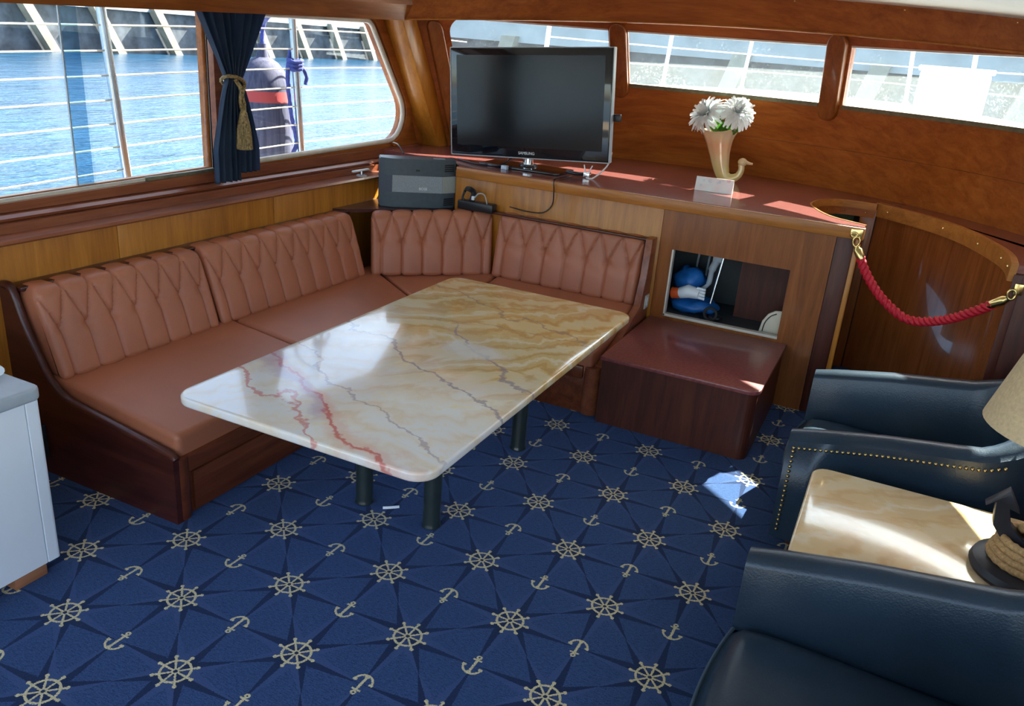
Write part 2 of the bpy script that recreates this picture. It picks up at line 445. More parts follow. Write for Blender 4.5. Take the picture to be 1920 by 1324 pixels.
def copy_tree(o, parent=None):
    c = o.copy(); COL.objects.link(c); c.parent = parent
    if parent is not None: c.matrix_parent_inverse = o.matrix_parent_inverse.copy()
    for ch in list(o.children): copy_tree(ch, c)
    return c

# ------------------------------------------------------------------ setting: floor, walls, ceiling
fl = box('floor', (-1.4, -1.5, -.06), (2.95, 4.6, 0), CARPET, bev=0)
struct(fl, 'navy carpet with gold ship wheels and anchors')

def ceil_z(x, y): return 2.115 - .045 * (x - .75) ** 2 - .0 * y
def cy_max(x):
    q = 2.50 ** 2 - (x - .466) ** 2
    return max(2.0, 1.827 + math.sqrt(max(q, 0)))
bm = bmesh.new(); nx, ny = 48, 4
def cgrid(dz):
    return [[bm.verts.new((-1.4 + 4.35 * i / nx, -1.5 + (cy_max(-1.4 + 4.35 * i / nx) + 1.5) * j / ny, ceil_z(-1.4 + 4.35 * i / nx, 0) + dz)) for j in range(ny + 1)] for i in range(nx + 1)]
g0, g1 = cgrid(0), cgrid(.05)
for g in (g0, g1):
    for i in range(nx):
        for j in range(ny): bm.faces.new((g[i][j], g[i + 1][j], g[i + 1][j + 1], g[i][j + 1]))
for i in range(nx):
    for j in (0, ny): bm.faces.new((g0[i][j], g0[i + 1][j], g1[i + 1][j], g1[i][j]))
for j in range(ny):
    for i in (0, nx): bm.faces.new((g0[i][j], g0[i][j + 1], g1[i][j + 1], g1[i][j]))
struct(from_bm('ceiling', bm, CEIL, auto=30), 'pale cream painted cabin ceiling')

# left wall with two windows
def sill(y): return 1.040 + .018 * (y - .9)
W1 = [(-1.3, 1.01), (2.045, sill(2.05)), (2.045, 1.90), (-1.3, 1.90)]
def round_poly(P, R, n=7):
    out = []
    for i, p in enumerate(P):
        a = Vector(P[i - 1]); b = Vector(p); c = Vector(P[(i + 1) % len(P)]); r = R[i]
        if r <= 0: out.append(tuple(b)); continue
        u = (a - b).normalized(); v = (c - b).normalized(); ang = u.angle(v); d = r / math.tan(ang / 2)
        cen = b + (u + v).normalized() * (r / math.sin(ang / 2)); s = b + u * d; e = b + v * d
        a0 = math.atan2(*(s - cen).yx); a1 = math.atan2(*(e - cen).yx); da = (a1 - a0 + PI) % (2 * PI) - PI
        out += [(cen.x + r * math.cos(a0 + da * k / n), cen.y + r * math.sin(a0 + da * k / n)) for k in range(n + 1)]
    return out
W2 = round_poly([(2.105, sill(2.1)), (3.945, sill(3.9) + .0), (3.395, 1.825), (2.105, 1.80)], [.03, .17, .10, .02])
wl = plate('wall_left', [[(-1.5, .90), (4.30, .90), (4.30, 2.06), (-1.5, 2.06)], W1, W2], -1.405, -1.345, MAH_Y, axis='x')
struct(wl, 'mahogany port side wall with two large windows')
# panel below: one veneer board after another
for i, (a, b) in enumerate(((-1.5, .35), (.35, 1.32), (1.32, 2.30), (2.30, 3.28))):
    box('veneer_panel', (-1.40, a + .0015, 0), (-1.18, b - .0015, .905), HONEY_Z, wl, bev=.002)
prism('ledge', [(-1.345, .907), (-1.165, .907), (-1.155, .915), (-1.165, .925), (-1.255, .928), (-1.255, .965), (-1.345, .975)], -1.5, 3.42, RED_Y, wl, 'y')
prism('ledge_moulding', [(-1.345, .975), (-1.275, .970), (-1.270, .982), (-1.29, .992), (-1.345, .995)], -1.5, 3.50, RED_Y, wl, 'y')
prism('sill_board', [(-1.5, .996), (3.95, .996), (3.95, 1.05), (2.06, 1.045), (-1.5, 1.0)], -1.345, -1.315, RED_Y, wl, 'x')
# windows on the left
w1 = plate('window_1', [[(-1.34, .985), (2.06, sill(2.06) - .012), (2.06, 1.93), (-1.34, 1.93)], W1], -1.35, -1.335, RIM, axis='x')
struct(w1, 'wide sliding window beside the settee')
box('pane', (-1.378, -1.3, 1.0), (-1.374, 1.395, 1.92), GLASS, w1, bev=0)
box('pane', (-1.392, 1.395, 1.0), (-1.388, 2.06, 1.92), GLASS, w1, bev=0)
box('pane_overlap', (-1.392, 1.315, 1.0), (-1.388, 1.393, 1.92), GLASST, w1, bev=0)
box('pane_edge', (-1.394, 1.309, 1.0), (-1.386, 1.315, 1.92), GREYP, w1, bev=0)
box('window_post', (-1.35, 2.045, 1.03), (-1.30, 2.105, 1.86), RED_Y, w1, bev=.006)
box('sill_track', (-1.345, 1.62, sill(1.7) - .014), (-1.325, 2.045, sill(1.7) + .004), GASK, w1, bev=.002)
def ring_loop(P, x, r, name, mat, parent):
    pts = [(x, a, b) for a, b in P]; pts = pts + [pts[0], pts[1]]
    return tube(name, pts, r, mat, parent, 8)
w2 = plate('window_2', [[(a, b) for a, b in W2]], -1.386, -1.382, GLASS, axis='x')
struct(w2, 'raked side window with rounded forward corner')
ring_loop(W2, -1.350, .016, 'window_rim', RIM, w2)
# veneer surround: moulding step round the forward window end
W2o = round_poly([(3.0, sill(2.1) - .03), (4.06, sill(3.9) - .03), (3.475, 1.87), (3.0, 1.87)], [0, .22, .12, 0])
W2i = round_poly([(3.0, sill(2.1) + .0), (3.965, sill(3.9) - .008), (3.415, 1.835), (3.0, 1.835)], [0, .18, .11, 0])
outer = W2o[1:-1]; inner = W2i[1:-1]
prism('window_casing', outer + inner[::-1], -1.347, -1.325, MAH_Y, wl, 'x')

# front wall: raked arc
CX, CY, RR, KK = .466, 2.322, 2.4544, .5
def arcp(th, z, r=RR): return Vector((CX + r * math.sin(th), CY - KK * (z - 1.04) + r * math.cos(th), z))
def th_x(x): return math.asin(max(-1, min(1, (x - CX) / RR)))
def arc_band(name, t0, t1, z0, z1, r0, r1, mat, parent=None, n=None, zf0=None, zf1=None):
    n = n or max(2, int(abs(t1 - t0) / .045)); bm = bmesh.new(); cols = []
    for i in range(n + 1):
        t = t0 + (t1 - t0) * i / n; a = zf0(t) if zf0 else z0; b = zf1(t) if zf1 else z1
        cols.append([bm.verts.new(arcp(t, z, r)) for z, r in ((a, r0), (b, r0), (b, r1), (a, r1))])
    for A, B in zip(cols, cols[1:]):
        for j in range(4): bm.faces.new((A[j], A[(j + 1) % 4], B[(j + 1) % 4], B[j]))
    bm.faces.new(cols[0]); bm.faces.new(cols[-1])
    return from_bm(name, bm, mat, parent, auto=30)
tL, tR = th_x(-1.36), math.radians(80)
WZ0, WZ1 = 1.553, 1.888
wf = arc_band('wall_front', tL, tR, .93, 1.30, RR, RR + .05, MAH_X)
struct(wf, 'curved mahogany front wall under the windscreen')
arc_band('hull_lining', tL, tR, .0, .928, RR - .12, RR - .08, DARK_Z, wf)
box('hull_lining', (-1.40, 3.283, 0), (-1.20, 4.3, .90), DARK_Z, wl, bev=0)
_in = [arcp(tL + (tR - tL) * k / 40, 2.03, RR + .051) for k in range(41)]
prism('roof_overhang', [(p.x, p.y) for p in _in] + [(p.x, p.y + .44) for p in _in[::-1]], 2.03, 2.07, DECKW, wf)  # unseen overhang, added and shaped to trim the sun strip on the counter
arc_band('wall_board', tL, tR, 1.302, WZ0, RR - .002, RR + .05, MAH_X, wf)
arc_band('header_board', tL, tR, WZ1, 2.06, RR, RR + .05, MAH_X, wf)
spans = [(-1.06, -.125), (.0, 1.235), (1.375, 2.80)]
arc_band('pillar_board', tL, th_x(spans[0][0]), WZ0, WZ1, RR, RR + .05, MAH_X, wf)
arc_band('pillar_board', th_x(spans[0][1]), th_x(spans[1][0]), WZ0, WZ1, RR, RR + .05, MAH_X, wf)
arc_band('pillar_board', th_x(spans[1][1]), th_x(spans[2][0]), WZ0, WZ1, RR, RR + .05, MAH_X, wf)
arc_band('pillar_board', th_x(spans[2][1]), tR, WZ0, WZ1, RR, RR + .05, MAH_X, wf)
# rounded corner of the first pane
def corner_fill(t0, z0, dt, dz, parent):
    poly = [(t0, z0)] + [(t0 + dt * (1 - math.cos(a)), z0 + dz * (1 - math.sin(a))) for a in [PI / 2 * k / 8 for k in range(9)]]
    bm = bmesh.new(); A = [bm.verts.new(arcp(t, z, RR)) for t, z in poly]; B = [bm.verts.new(arcp(t, z, RR + .05)) for t, z in poly]
    bm.faces.new(A); bm.faces.new(B)
    for i in range(len(poly)): bm.faces.new((A[i], A[(i + 1) % len(poly)], B[(i + 1) % len(poly)], B[i]))
    from_bm('corner_fillet', bm, MAH_X, parent, auto=30)
corner_fill(th_x(spans[0][0]), WZ1, .05, -.11, wf); corner_fill(th_x(spans[0][0]), WZ0, .05, .11, wf)
LAB = ('front window pane behind the television', 'middle front window pane above the flower vase', 'starboard front window pane above the companionway')
for i, (a, b) in enumerate(spans):
    w = arc_band('window_%d' % (i + 3), th_x(a), th_x(b), WZ0, WZ1, RR + .022, RR + .026, GLASSF); struct(w, LAB[i])
    arc_band('sill_gasket', th_x(a), th_x(b), WZ0 - .012, WZ0 + .012, RR - .012, RR + .03, GASK, w)
    arc_band('head_gasket', th_x(a), th_x(b), WZ1 - .006, WZ1 + .004, RR - .004, RR + .03, RIM, w)
def mullion(xb, z0, z1, w, name='mullion', mat=MAH_Z, dx=0, thick=.05):
    bm = bmesh.new(); A = []; B = []
    prof = []
    L = z1 - z0
    for k in range(9): a = PI + PI * k / 8; prof.append((w / 2 * math.cos(a), z0 + w / 2 + w / 2 * math.sin(a)))
    for k in range(9): a = PI * k / 8; prof.append((w / 2 * math.cos(a), z1 - w / 2 + w / 2 * math.sin(a)))
    for s, z in prof:
        t = th_x(xb + dx * (z - 1.5)) + s / RR
        A.append(bm.verts.new(arcp(t, z, RR + .002))); B.append(bm.verts.new(arcp(t, z, RR - thick)))
    bm.faces.new(A); f = bm.faces.new(B)
    n = len(A)
    for i in range(n): bm.faces.new((A[i], A[(i + 1) % n], B[(i + 1) % n], B[i]))
    bmesh.ops.recalc_face_normals(bm, faces=bm.faces)
    bmesh.ops.bevel(bm, geom=[e for e in f.edges], offset=.012, segments=3, affect='EDGES', profile=.5)
    return from_bm(name, bm, mat, wf, auto=50)
mullion(-.062, 1.465, 1.93, .115); mullion(1.305, 1.465, 1.95, .115)
mullion(-1.135, .99, 1.86, .10, 'corner_stile')
# raked post between side window and windscreen
prism('corner_post', [(3.485, 1.88), (3.655, 1.88), (4.235, .98), (4.045, .98)], -1.34, -1.19, HONEY_Z, wl, 'x', bev=.008)

# right and aft side (behind and beside the camera): windows and the open aft doorway let the daylight in
wr = plate('wall_right', [[(-1.5, 0), (3.55, 0), (3.55, 2.06), (-1.5, 2.06)], [(-1.35, 1.0), (.3, 1.0), (.3, 1.88), (-1.35, 1.88)], [(.4, 1.0), (2.6, 1.0), (2.6, 1.88), (.4, 1.88)]], 2.88, 2.94, MAH_Y, axis='x')
struct(wr, 'mahogany starboard wall with side windows')
for i, (a, b) in enumerate(((-1.35, .3), (.4, 2.6))):
    struct(box('window_%d' % (i + 6), (2.905, a, 1.0), (2.909, b, 1.88), GLASS, bev=0), 'starboard side window, %s one' % ('aft' if i == 0 else 'forward'))
tag(box('aft_deck', (-1.6, -6.5, -.10), (3.1, -1.57, -.02), plain('scrubbed_teak', (.55, .44, .30), .7, .15, 6), bev=.01), 'unseen pale teak deck added aft to bounce sunlight inside', 'deck')  # out-of-view deck added to reflect warm sunlight into the cabin
wa = plate('wall_aft', [[(-1.4, 0), (2.94, 0), (2.94, 2.1), (-1.4, 2.1)], [(-1.3, .08), (2.84, .08), (2.84, 2.03), (-1.3, 2.03)]], -1.56, -1.50, MAH_X, axis='y')
struct(wa, 'aft bulkhead with wide open doorway')

# ceiling beams
def lbz(y): return 1.765 + .030 * (y - .95)
bm = bmesh.new(); A = []
for y in (-1.49, 3.50):
    A.append([bm.verts.new(p) for p in ((-1.345, y, lbz(y)), (-1.155, y, lbz(y)), (-1.105, y, lbz(y) + .09), (-1.105, y, 2.02), (-1.345, y, 2.02))])
for j in range(5): bm.faces.new((A[0][j], A[0][(j + 1) % 5], A[1][(j + 1) % 5], A[1][j]))
bm.faces.new(A[0]); bm.faces.new(A[1])
struct(from_bm('trim_1', bm, MAH_Y), 'mahogany beam along the port side above the windows')
def fbz(t):
    x = CX + 2.25 * math.sin(t); return 1.947 - .028 * (x - .75) ** 2
tb = arc_band('trim_2', math.asin((-1.16 - CX) / 2.25), math.radians(80), 0, 0, 2.25, 2.45, MAH_X, zf0=fbz, zf1=lambda t: ceil_z(CX + 2.25 * math.sin(t), 0) + .01)
struct(tb, 'curved mahogany beam above the windscreen')
arc_band('pale_bead', math.asin((-1.16 - CX) / 2.25), math.radians(80), 0, 0, 2.243, 2.252, HONEY_X, tb, zf0=lambda t: fbz(t) - .002, zf1=lambda t: fbz(t) + .006)
for x in (-.3, .35, 1.05, 1.62, 2.1):
    t = math.asin((x - CX) / 2.24); c = arcp(t, ceil_z(x, 0) - .018, 2.247)
    lathe('screw', [(.0, -.003), (.006, -.002), (.006, .003), (0, .003)], BRASS, tb, c, 8)

# ------------------------------------------------------------------ forward counter
PY = 3.336
bite = [(1.684, 3.396), (1.608, 3.44), (1.511, 3.504), (1.429, 3.632), (1.362, 3.813), (1.36, 3.934), (1.385, 4.057), (1.445, 4.151), (1.544, 4.204), (1.694, 4.206)]
curve = [(1.705, 4.253), (1.973, 4.022), (2.158, 3.756), (2.29, 3.393), (2.332, 3.177), (2.332, 2.97)]
bite_s = [tuple(p)[:2] for p in smooth_path([(a, b, 0) for a, b in bite], 5)]
curve_s = [tuple(p)[:2] for p in smooth_path([(a, b, 0) for a, b in curve], 6)]
back = [tuple(arcp(tL + (math.radians(79) - tL) * k / 40, 1.03, RR - .004))[:2] for k in range(41)]
counter = thing('counter', 'plum laminate counter with honey wood edge under the front windows', 'counter', (.5, 3.6, 0))
front_edge = [(-1.33, 3.52), (-.80, 3.50), (-.64, PY), (1.684, PY)]
top_poly = front_edge + bite_s + curve_s + [(2.86, 2.97)] + back[::-1]
prism('worktop', top_poly, 1.005, 1.040, WORK, counter, 'z')
prism('edge_band', [(-.655, PY - .012), (1.69, PY - .012), (1.69, PY + .02), (-.64, PY + .02)], .975, 1.036, HONEY_X, counter, 'z', bev=.004)
# front panel with the locker opening, board beside board
OX0, OX1, OZ0, OZ1 = .742, 1.376, .383, .760
box('front_panel', (-.66, PY + .008, 0), (.66, PY + .034, .976), HONEY_Z, counter, bev=.002)
plate('front_panel', [[(.662, 0), (1.565, 0), (1.565, .976), (.662, .976)], [(OX0, OZ0), (OX1, OZ0), (OX1, OZ1), (OX0, OZ1)]], PY + .008, PY + .034, MAH_Z, counter, 'y')
box('stile', (1.567, PY + .004, 0), (1.655, PY + .05, .976), DARK_Z, counter, bev=.003)
box('edge_strip', (1.655, PY - .006, 0), (1.680, PY + .10, .985), HONEY_Z, counter, bev=.003)
box('panel_return', (-.67, PY + .02, .0), (-.645, 3.52, .99), HONEY_Z, counter, bev=.002)
box('corner_panel', (-1.34, 3.50, .0), (-.645, 3.525, .99), HONEY_Z, counter, bev=.002)
box('opening_edge', (OX0 - .004, PY - .003, OZ0 - .006), (OX0 + .006, PY + .036, OZ1), RIM, counter, bev=.001)
box('opening_edge', (OX0 - .004, PY - .003, OZ0 - .008), (OX1 + .002, PY + .036, OZ0 + .006), RIM, counter, bev=.001)
# locker interior
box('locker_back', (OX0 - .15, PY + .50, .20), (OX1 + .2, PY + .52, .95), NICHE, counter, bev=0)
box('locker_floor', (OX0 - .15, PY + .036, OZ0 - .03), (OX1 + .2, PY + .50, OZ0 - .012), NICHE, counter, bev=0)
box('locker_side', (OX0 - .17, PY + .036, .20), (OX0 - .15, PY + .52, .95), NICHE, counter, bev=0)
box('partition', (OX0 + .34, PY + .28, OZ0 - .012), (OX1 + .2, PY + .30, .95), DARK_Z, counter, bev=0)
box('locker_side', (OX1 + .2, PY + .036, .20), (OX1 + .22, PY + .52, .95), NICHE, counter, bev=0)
# companionway opening: fascia, jamb, pane and curved bulkhead
comp = thing('companionway', 'curved mahogany companionway bulkhead behind the red rope', 'bulkhead', (1.95, 3.6, 0))
def strip(name, pts, z0, z1, th, mat, parent, auto=30, side=1):
    bm = bmesh.new(); P = [Vector((a, b, 0)) for a, b in pts]; cols = []
    for i, p in enumerate(P):
        d = (P[min(i + 1, len(P) - 1)] - P[max(i - 1, 0)]).normalized(); n = Vector((-d.y, d.x, 0)) * (th * side)
        cols.append([bm.verts.new((q.x, q.y, z)) for q, z in ((p, z0), (p, z1), (p + n, z1), (p + n, z0))])
    for A, B in zip(cols, cols[1:]):
        for j in range(4): bm.faces.new((A[j], A[(j + 1) % 4], B[(j + 1) % 4], B[j]))
    bm.faces.new(cols[0]); bm.faces.new(cols[-1])
    return from_bm(name, bm, mat, parent, auto=auto)
nb = len(bite_s)
strip('bite_edging', bite_s, 1.002, 1.043, .010, HONEY_X, comp, side=-1)
strip('fascia', bite_s[int(nb * .52):], .955, 1.002, .014, MAH_X, comp, side=1)
strip('lower_liner', bite_s[:int(nb * .56)], .0, 1.0, .010, DARK_Z, comp, side=1)
box('jamb', (1.615, 4.212, 0), (1.700, 4.245, 1.002), MAH_Z, comp, bev=.003)
box('jamb_light_stop', (1.58, 4.262, 0), (1.78, 4.285, 1.0), DARK_Z, comp, bev=0)  # added dark panel, blocks the bright sliver showing past the jamb
box('glass_door', (1.40, 4.225, .62), (1.613, 4.232, .958), glass('door_pane', (.6, .75, .70), .25, .08), comp, bev=0)
box('cabin_lining', (1.36, 4.30, .2), (1.70, 4.32, 1.0), CREAM, comp, bev=0)
strip('curved_panel', curve_s, .0, .972, .020, wood('gloss_mahogany', (.20, .055, .014), (.34, .105, .026), (.46, .15, .04), 'z', .2, .6, .03), comp, side=1)
strip('cap_rail', curve_s, .966, 1.045, .028, HONEY_X, comp, side=-1)
for k in (2, 9, 15, 21, 26):
    x, y = curve_s[k]; d = Vector((curve_s[k + 1][0] - x, curve_s[k + 1][1] - y, 0)).normalized(); n = Vector((d.y, -d.x, 0))
    bm = bmesh.new(); bmesh.ops.create_icosphere(bm, subdivisions=1, radius=.007, matrix=Matrix.Translation((x + n.x * .028, y + n.y * .028, 1.006)))
    from_bm('screw', bm, BRASS, comp)
for k in (34, 39, 43):
    x, y = bite_s[k]
    bm = bmesh.new(); bmesh.ops.create_icosphere(bm, subdivisions=1, radius=.007, matrix=Matrix.Translation((x, y - .002, .982)))
    from_bm('screw', bm, BRASS, comp)
cab = thing('side_cabinet', 'dark mahogany cabinet end right of the companionway', 'cabinet', (2.6, 2.97, 0))
box('end_panel', (2.335, 2.965, 0), (2.87, 2.99, 1.003), DARK_Z, cab, bev=.002)
box('front_stile', (2.325, 2.958, .0), (2.36, 2.966, 1.0), DARK_Z, cab, bev=.002)

# ------------------------------------------------------------------ settee
ST = thing('corner_settee', 'built-in L-shaped settee with terracotta leather cushions and mahogany base', 'sofa', (-.7, 2.3, 0))
EY = .805
prof = [(-.322, 0), (-.322, .262), (-.36, .276), (-.607, .312), (-.82, .342), (-.90, .362), (-.955, .402), (-1.0, .458), (-1.085, .634), (-1.128, .752), (-1.178, .758), (-1.178, 0)]
prism('end_panel', prof, EY - .03, EY, DARK_X, ST, 'y')
path = smooth_path([(x, EY - .015, z + .004) for x, z in prof[1:11]], 4)
tube('end_rail', path, .017, DARK_X, ST, 8)
box('plinth_panel', (-1.17, EY, .0), (-.345, 2.60, .235), PLINTH, ST, bev=.002)
box('plinth_rail', (-.36, EY + .04, .192), (-.322, 2.56, .262), PLINTH, ST, bev=.006)
box('drawer_front', (-.352, EY + .07, .012), (-.334, 2.50, .176), PLINTH, ST, bev=.004)
lathe('corner_post', [(.0, 0), (.042, 0), (.045, .01), (.045, .255), (.04, .262), (0, .262)], PLINTH, ST, (-.362, EY + .015, 0), 24)
box('plinth_panel', (-.36, 2.60, .0), (.575, PY, .235), PLINTH, ST, bev=.002)
box('plinth_rail', (-.322, 2.578, .192), (.56, 2.62, .262), PLINTH, ST, bev=.006)
lathe('corner_post', [(.0, 0), (.042, 0), (.045, .01), (.045, .255), (.04, .262), (0, .262)], RED_Y, ST, (.602, 2.623, 0), 24)
prism('end_panel', [(2.63, 0), (PY, 0), (PY, .815), (PY - .085, .815), (PY - .11, .60), (PY - .16, .45), (2.9, .33), (2.63, .265)], .605, .645, RED_Y, ST, 'x', bev=.004)
# ledge behind the backs and the radio deck
box('back_rail', (-1.18, EY, .742), (-1.095, 2.86, .760), DARK_X, ST, bev=.004)
prism('corner_deck', [(-1.18, 2.80), (-1.09, 2.86), (-1.01, 2.965), (-.52, PY), (-.66, PY), (-.66, 3.50), (-1.18, 3.50)], .752, .772, DARK_X, ST, 'z')
box('back_rail', (-.42, PY - .055, .795), (.62, PY, .808), DARK_X, ST, bev=.004)

def seat(poly, zf, name='seat_cushion', z0=.235):
    bm = bmesh.new(); n = len(poly)
    lo = [bm.verts.new((a, b, z0)) for a, b in poly]; hi = [bm.verts.new((a, b, zf(a, b))) for a, b in poly]
    bm.faces.new(lo); bm.faces.new(hi)
    for i in range(n): bm.faces.new((lo[i], lo[(i + 1) % n], hi[(i + 1) % n], hi[i]))
    bmesh.ops.recalc_face_normals(bm, faces=bm.faces)
    es = [e for e in bm.edges if all(v.co.z > z0 + .02 for v in e.verts) or abs(e.verts[0].co.z - e.verts[1].co.z) > .05]
    bmesh.ops.bevel(bm, geom=es, offset=.026, segments=5, affect='EDGES', profile=.55, clamp_overlap=True)
    return from_bm(name, bm, SOFA, ST, auto=50)
zl = lambda x, y: .348 + .115 * (-.335 - x)
zr = lambda x, y: .348 + .135 * (y - 2.60)
seat([(-.335, EY + .008), (-.335, 1.735), (-1.03, 1.735), (-1.03, EY + .008)], zl)
seat([(-.335, 1.745), (-.335, 2.585), (-1.03, 2.965), (-1.03, 1.745)], zl)
seat([(-.335, 2.605), (-.30, 2.605), (-.30, PY - .02), (-.62, PY - .02), (-1.03, 2.985)], lambda x, y: max(zl(x, y), zr(x, y)) - .004)
seat([(-.292, 2.595), (.60, 2.595), (.60, PY - .03), (-.292, PY - .03)], zr)

def tufted(P0, P1, N0, H0, H1, T, lean, n, z0, z1, cut0=0, cut1=0):
    """buttoned back cushion. P0,P1: plan of the bottom front line; N0: plan normal to the room"""
    P0, P1 = Vector((*P0, 0)), Vector((*P1, 0)); Nn = Vector((*N0, 0)).normalized(); D = P1 - P0; W = D.length; D.normalize()
    nu = max(60, int(W / .0058)); r = .035
    bm = bmesh.new(); cols = []
    w = W / n; tz = .53
    def segd(u, v, a, b):
        ax, ay = a; bx, by = b; dx, dy = bx - ax, by - ay; L = dx * dx + dy * dy
        k = 0 if L == 0 else max(0, min(1, ((u - ax) * dx + (v - ay) * dy) / L))
        return math.hypot(u - ax - k * dx, v - ay - k * dy)
    for i in range(nu + 1):
        u = W * i / nu; f = u / W; H = H0 + (H1 - H0) * f; zb = z0 + (z1 - z0) * f
        # section path: bottom back, bottom front, up the face, round the top, back
        sec = [(-T, 0, 0, -1, None), (-T * .5, 0, 0, -1, None)]
        for k in range(4):
            a = PI / 2 * k / 3; sec.append((-r * .5 + r * .5 * math.sin(a), r * .5 - r * .5 * math.cos(a), math.sin(a), -math.cos(a), 0.0))
        m = 46
        for k in range(1, m): v = r * .5 + (H - 1.5 * r) * k / m; sec.append((0, v, 1, 0, v))
        for k in range(6):
            a = PI / 2 * k / 5; sec.append((-r + r * math.cos(a), H - r + r * math.sin(a), math.cos(a), math.sin(a), H - r + r * a))
        for k in range(1, 5): s = (T - r) * k / 4; sec.append((-r - s, H, 0, 1, H - r + r * PI / 2 + s))
        endr = min(u, W - u); er = 0 if endr > .03 else (.03 - math.sqrt(max(0, .03 ** 2 - (.03 - endr) ** 2)))
        col = []
        kk = int(max(0, min(n - 1, u // w)))
        for d, v, nd, nv, s in sec:
            disp = 0
            if s is not None:
                th = H * tz
                bul = .5 - .5 * math.cos(2 * PI * (u / w - .0)); 
                # dome shaped pillow between seams
                best = 9; tb = 9
                for q in (kk - 1, kk, kk + 1):
                    if q < 0 or q > n - 1: continue
                    c = (q + .5) * w
                    best = min(best, segd(u, s, (c, 0), (c, th)), segd(u, s, (c, th), (q * w, H)), segd(u, s, (c, th), ((q + 1) * w, H)))
                    tb = min(tb, math.hypot(u - c, (s - th) * 1.2))
                if s > H - .01:
                    for q in (kk, kk + 1): best = min(best, abs(u - q * w))
                puff = 1 - math.exp(-(best / (w * .22)) ** 1.3)
                disp = .0075 * puff - .009 * math.exp(-(best / .0052) ** 2) - .012 * math.exp(-(tb / .024) ** 2)
                wr = .0016 * math.sin(s * 70 + u * 31) * math.exp(-(tb / .08) ** 2); disp += wr
            hh = v / H
            dd = d + nd * (disp - er); vv = v + nv * (disp - er)
            p = P0 + D * u + Nn * (dd - lean * vv)
            col.append(bm.verts.new((p.x, p.y, zb + vv)))
        cols.append(col)
    for A, B in zip(cols, cols[1:]):
        for j in range(len(A) - 1): bm.faces.new((A[j], A[j + 1], B[j + 1], B[j]))
        bm.faces.new((A[-1], A[0], B[0], B[-1]))
    bm.faces.new(cols[0]); bm.faces.new(cols[-1])
    return from_bm('back_cushion', bm, SOFA, ST, auto=55)
tufted((-.930, EY + .012), (-.930, 1.640), (1, 0), .345, .345, .10, .30, 7, .412, .412)
tufted((-.930, 1.655), (-.930, 2.800), (1, 0), .350, .350, .10, .30, 9, .412, .412)
tufted((-.915, 2.822), (-.332, 3.262), (.602, -.798), .355, .372, .07, .22, 6, .408, .425)
tufted((-.325, 3.225), (.590, 3.225), (0, -1), .372, .372, .08, .17, 7, .432, .432)
sp = thing('socket_plate', 'small cream switch plate on the right end panel of the settee', 'switch', (.65, 3.28, .45))
box('cover', (.646, 3.245, .415), (.652, 3.315, .495), PLATE, sp, bev=.002)
box('rocker', (.652, 3.265, .43), (.655, 3.298, .478), WHITE, sp, bev=.001)
tag(box('vent_plate', (-1.10, EY - .046, .075), (-1.015, EY - .030, .22), IRON, bev=.003), 'dark metal plate low on the settee end beside the fridge', 'vent')

# ------------------------------------------------------------------ table
TZ = .598
tb_ = thing('dining_table', 'large rectangular honey onyx marble table on black legs', 'table', (.30, 1.62, 0))
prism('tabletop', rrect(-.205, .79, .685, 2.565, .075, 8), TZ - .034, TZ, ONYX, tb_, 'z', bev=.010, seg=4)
box('under_frame', (.10, 1.20, TZ - .062), (.52, 2.14, TZ - .035), LEG, tb_, bev=.003)
for x in (.152, .467):
    for y in (1.285, 2.056):
        lg = lathe('leg', [(0, 0), (.036, 0), (.039, .004), (.037, .012), (.034, .02), (.034, TZ - .063), (0, TZ - .063)], LEG, tb_, (x, y, 0), 24)

# ------------------------------------------------------------------ step box
sb = thing('step_box', 'low reddish-brown wooden box beneath the locker opening', 'box', (1.05, 2.93, 0))
prism('body', rrect(.668, 1.425, 2.545, PY - .0, (0, 0, 0, .05), 6), .0, .338, DARK_Z, sb, 'z')
prism('lid', rrect(.660, 1.435, 2.535, PY - .0, (0, 0, 0, .055), 6), .338, .358, BOXTOP, sb, 'z', bev=.003)

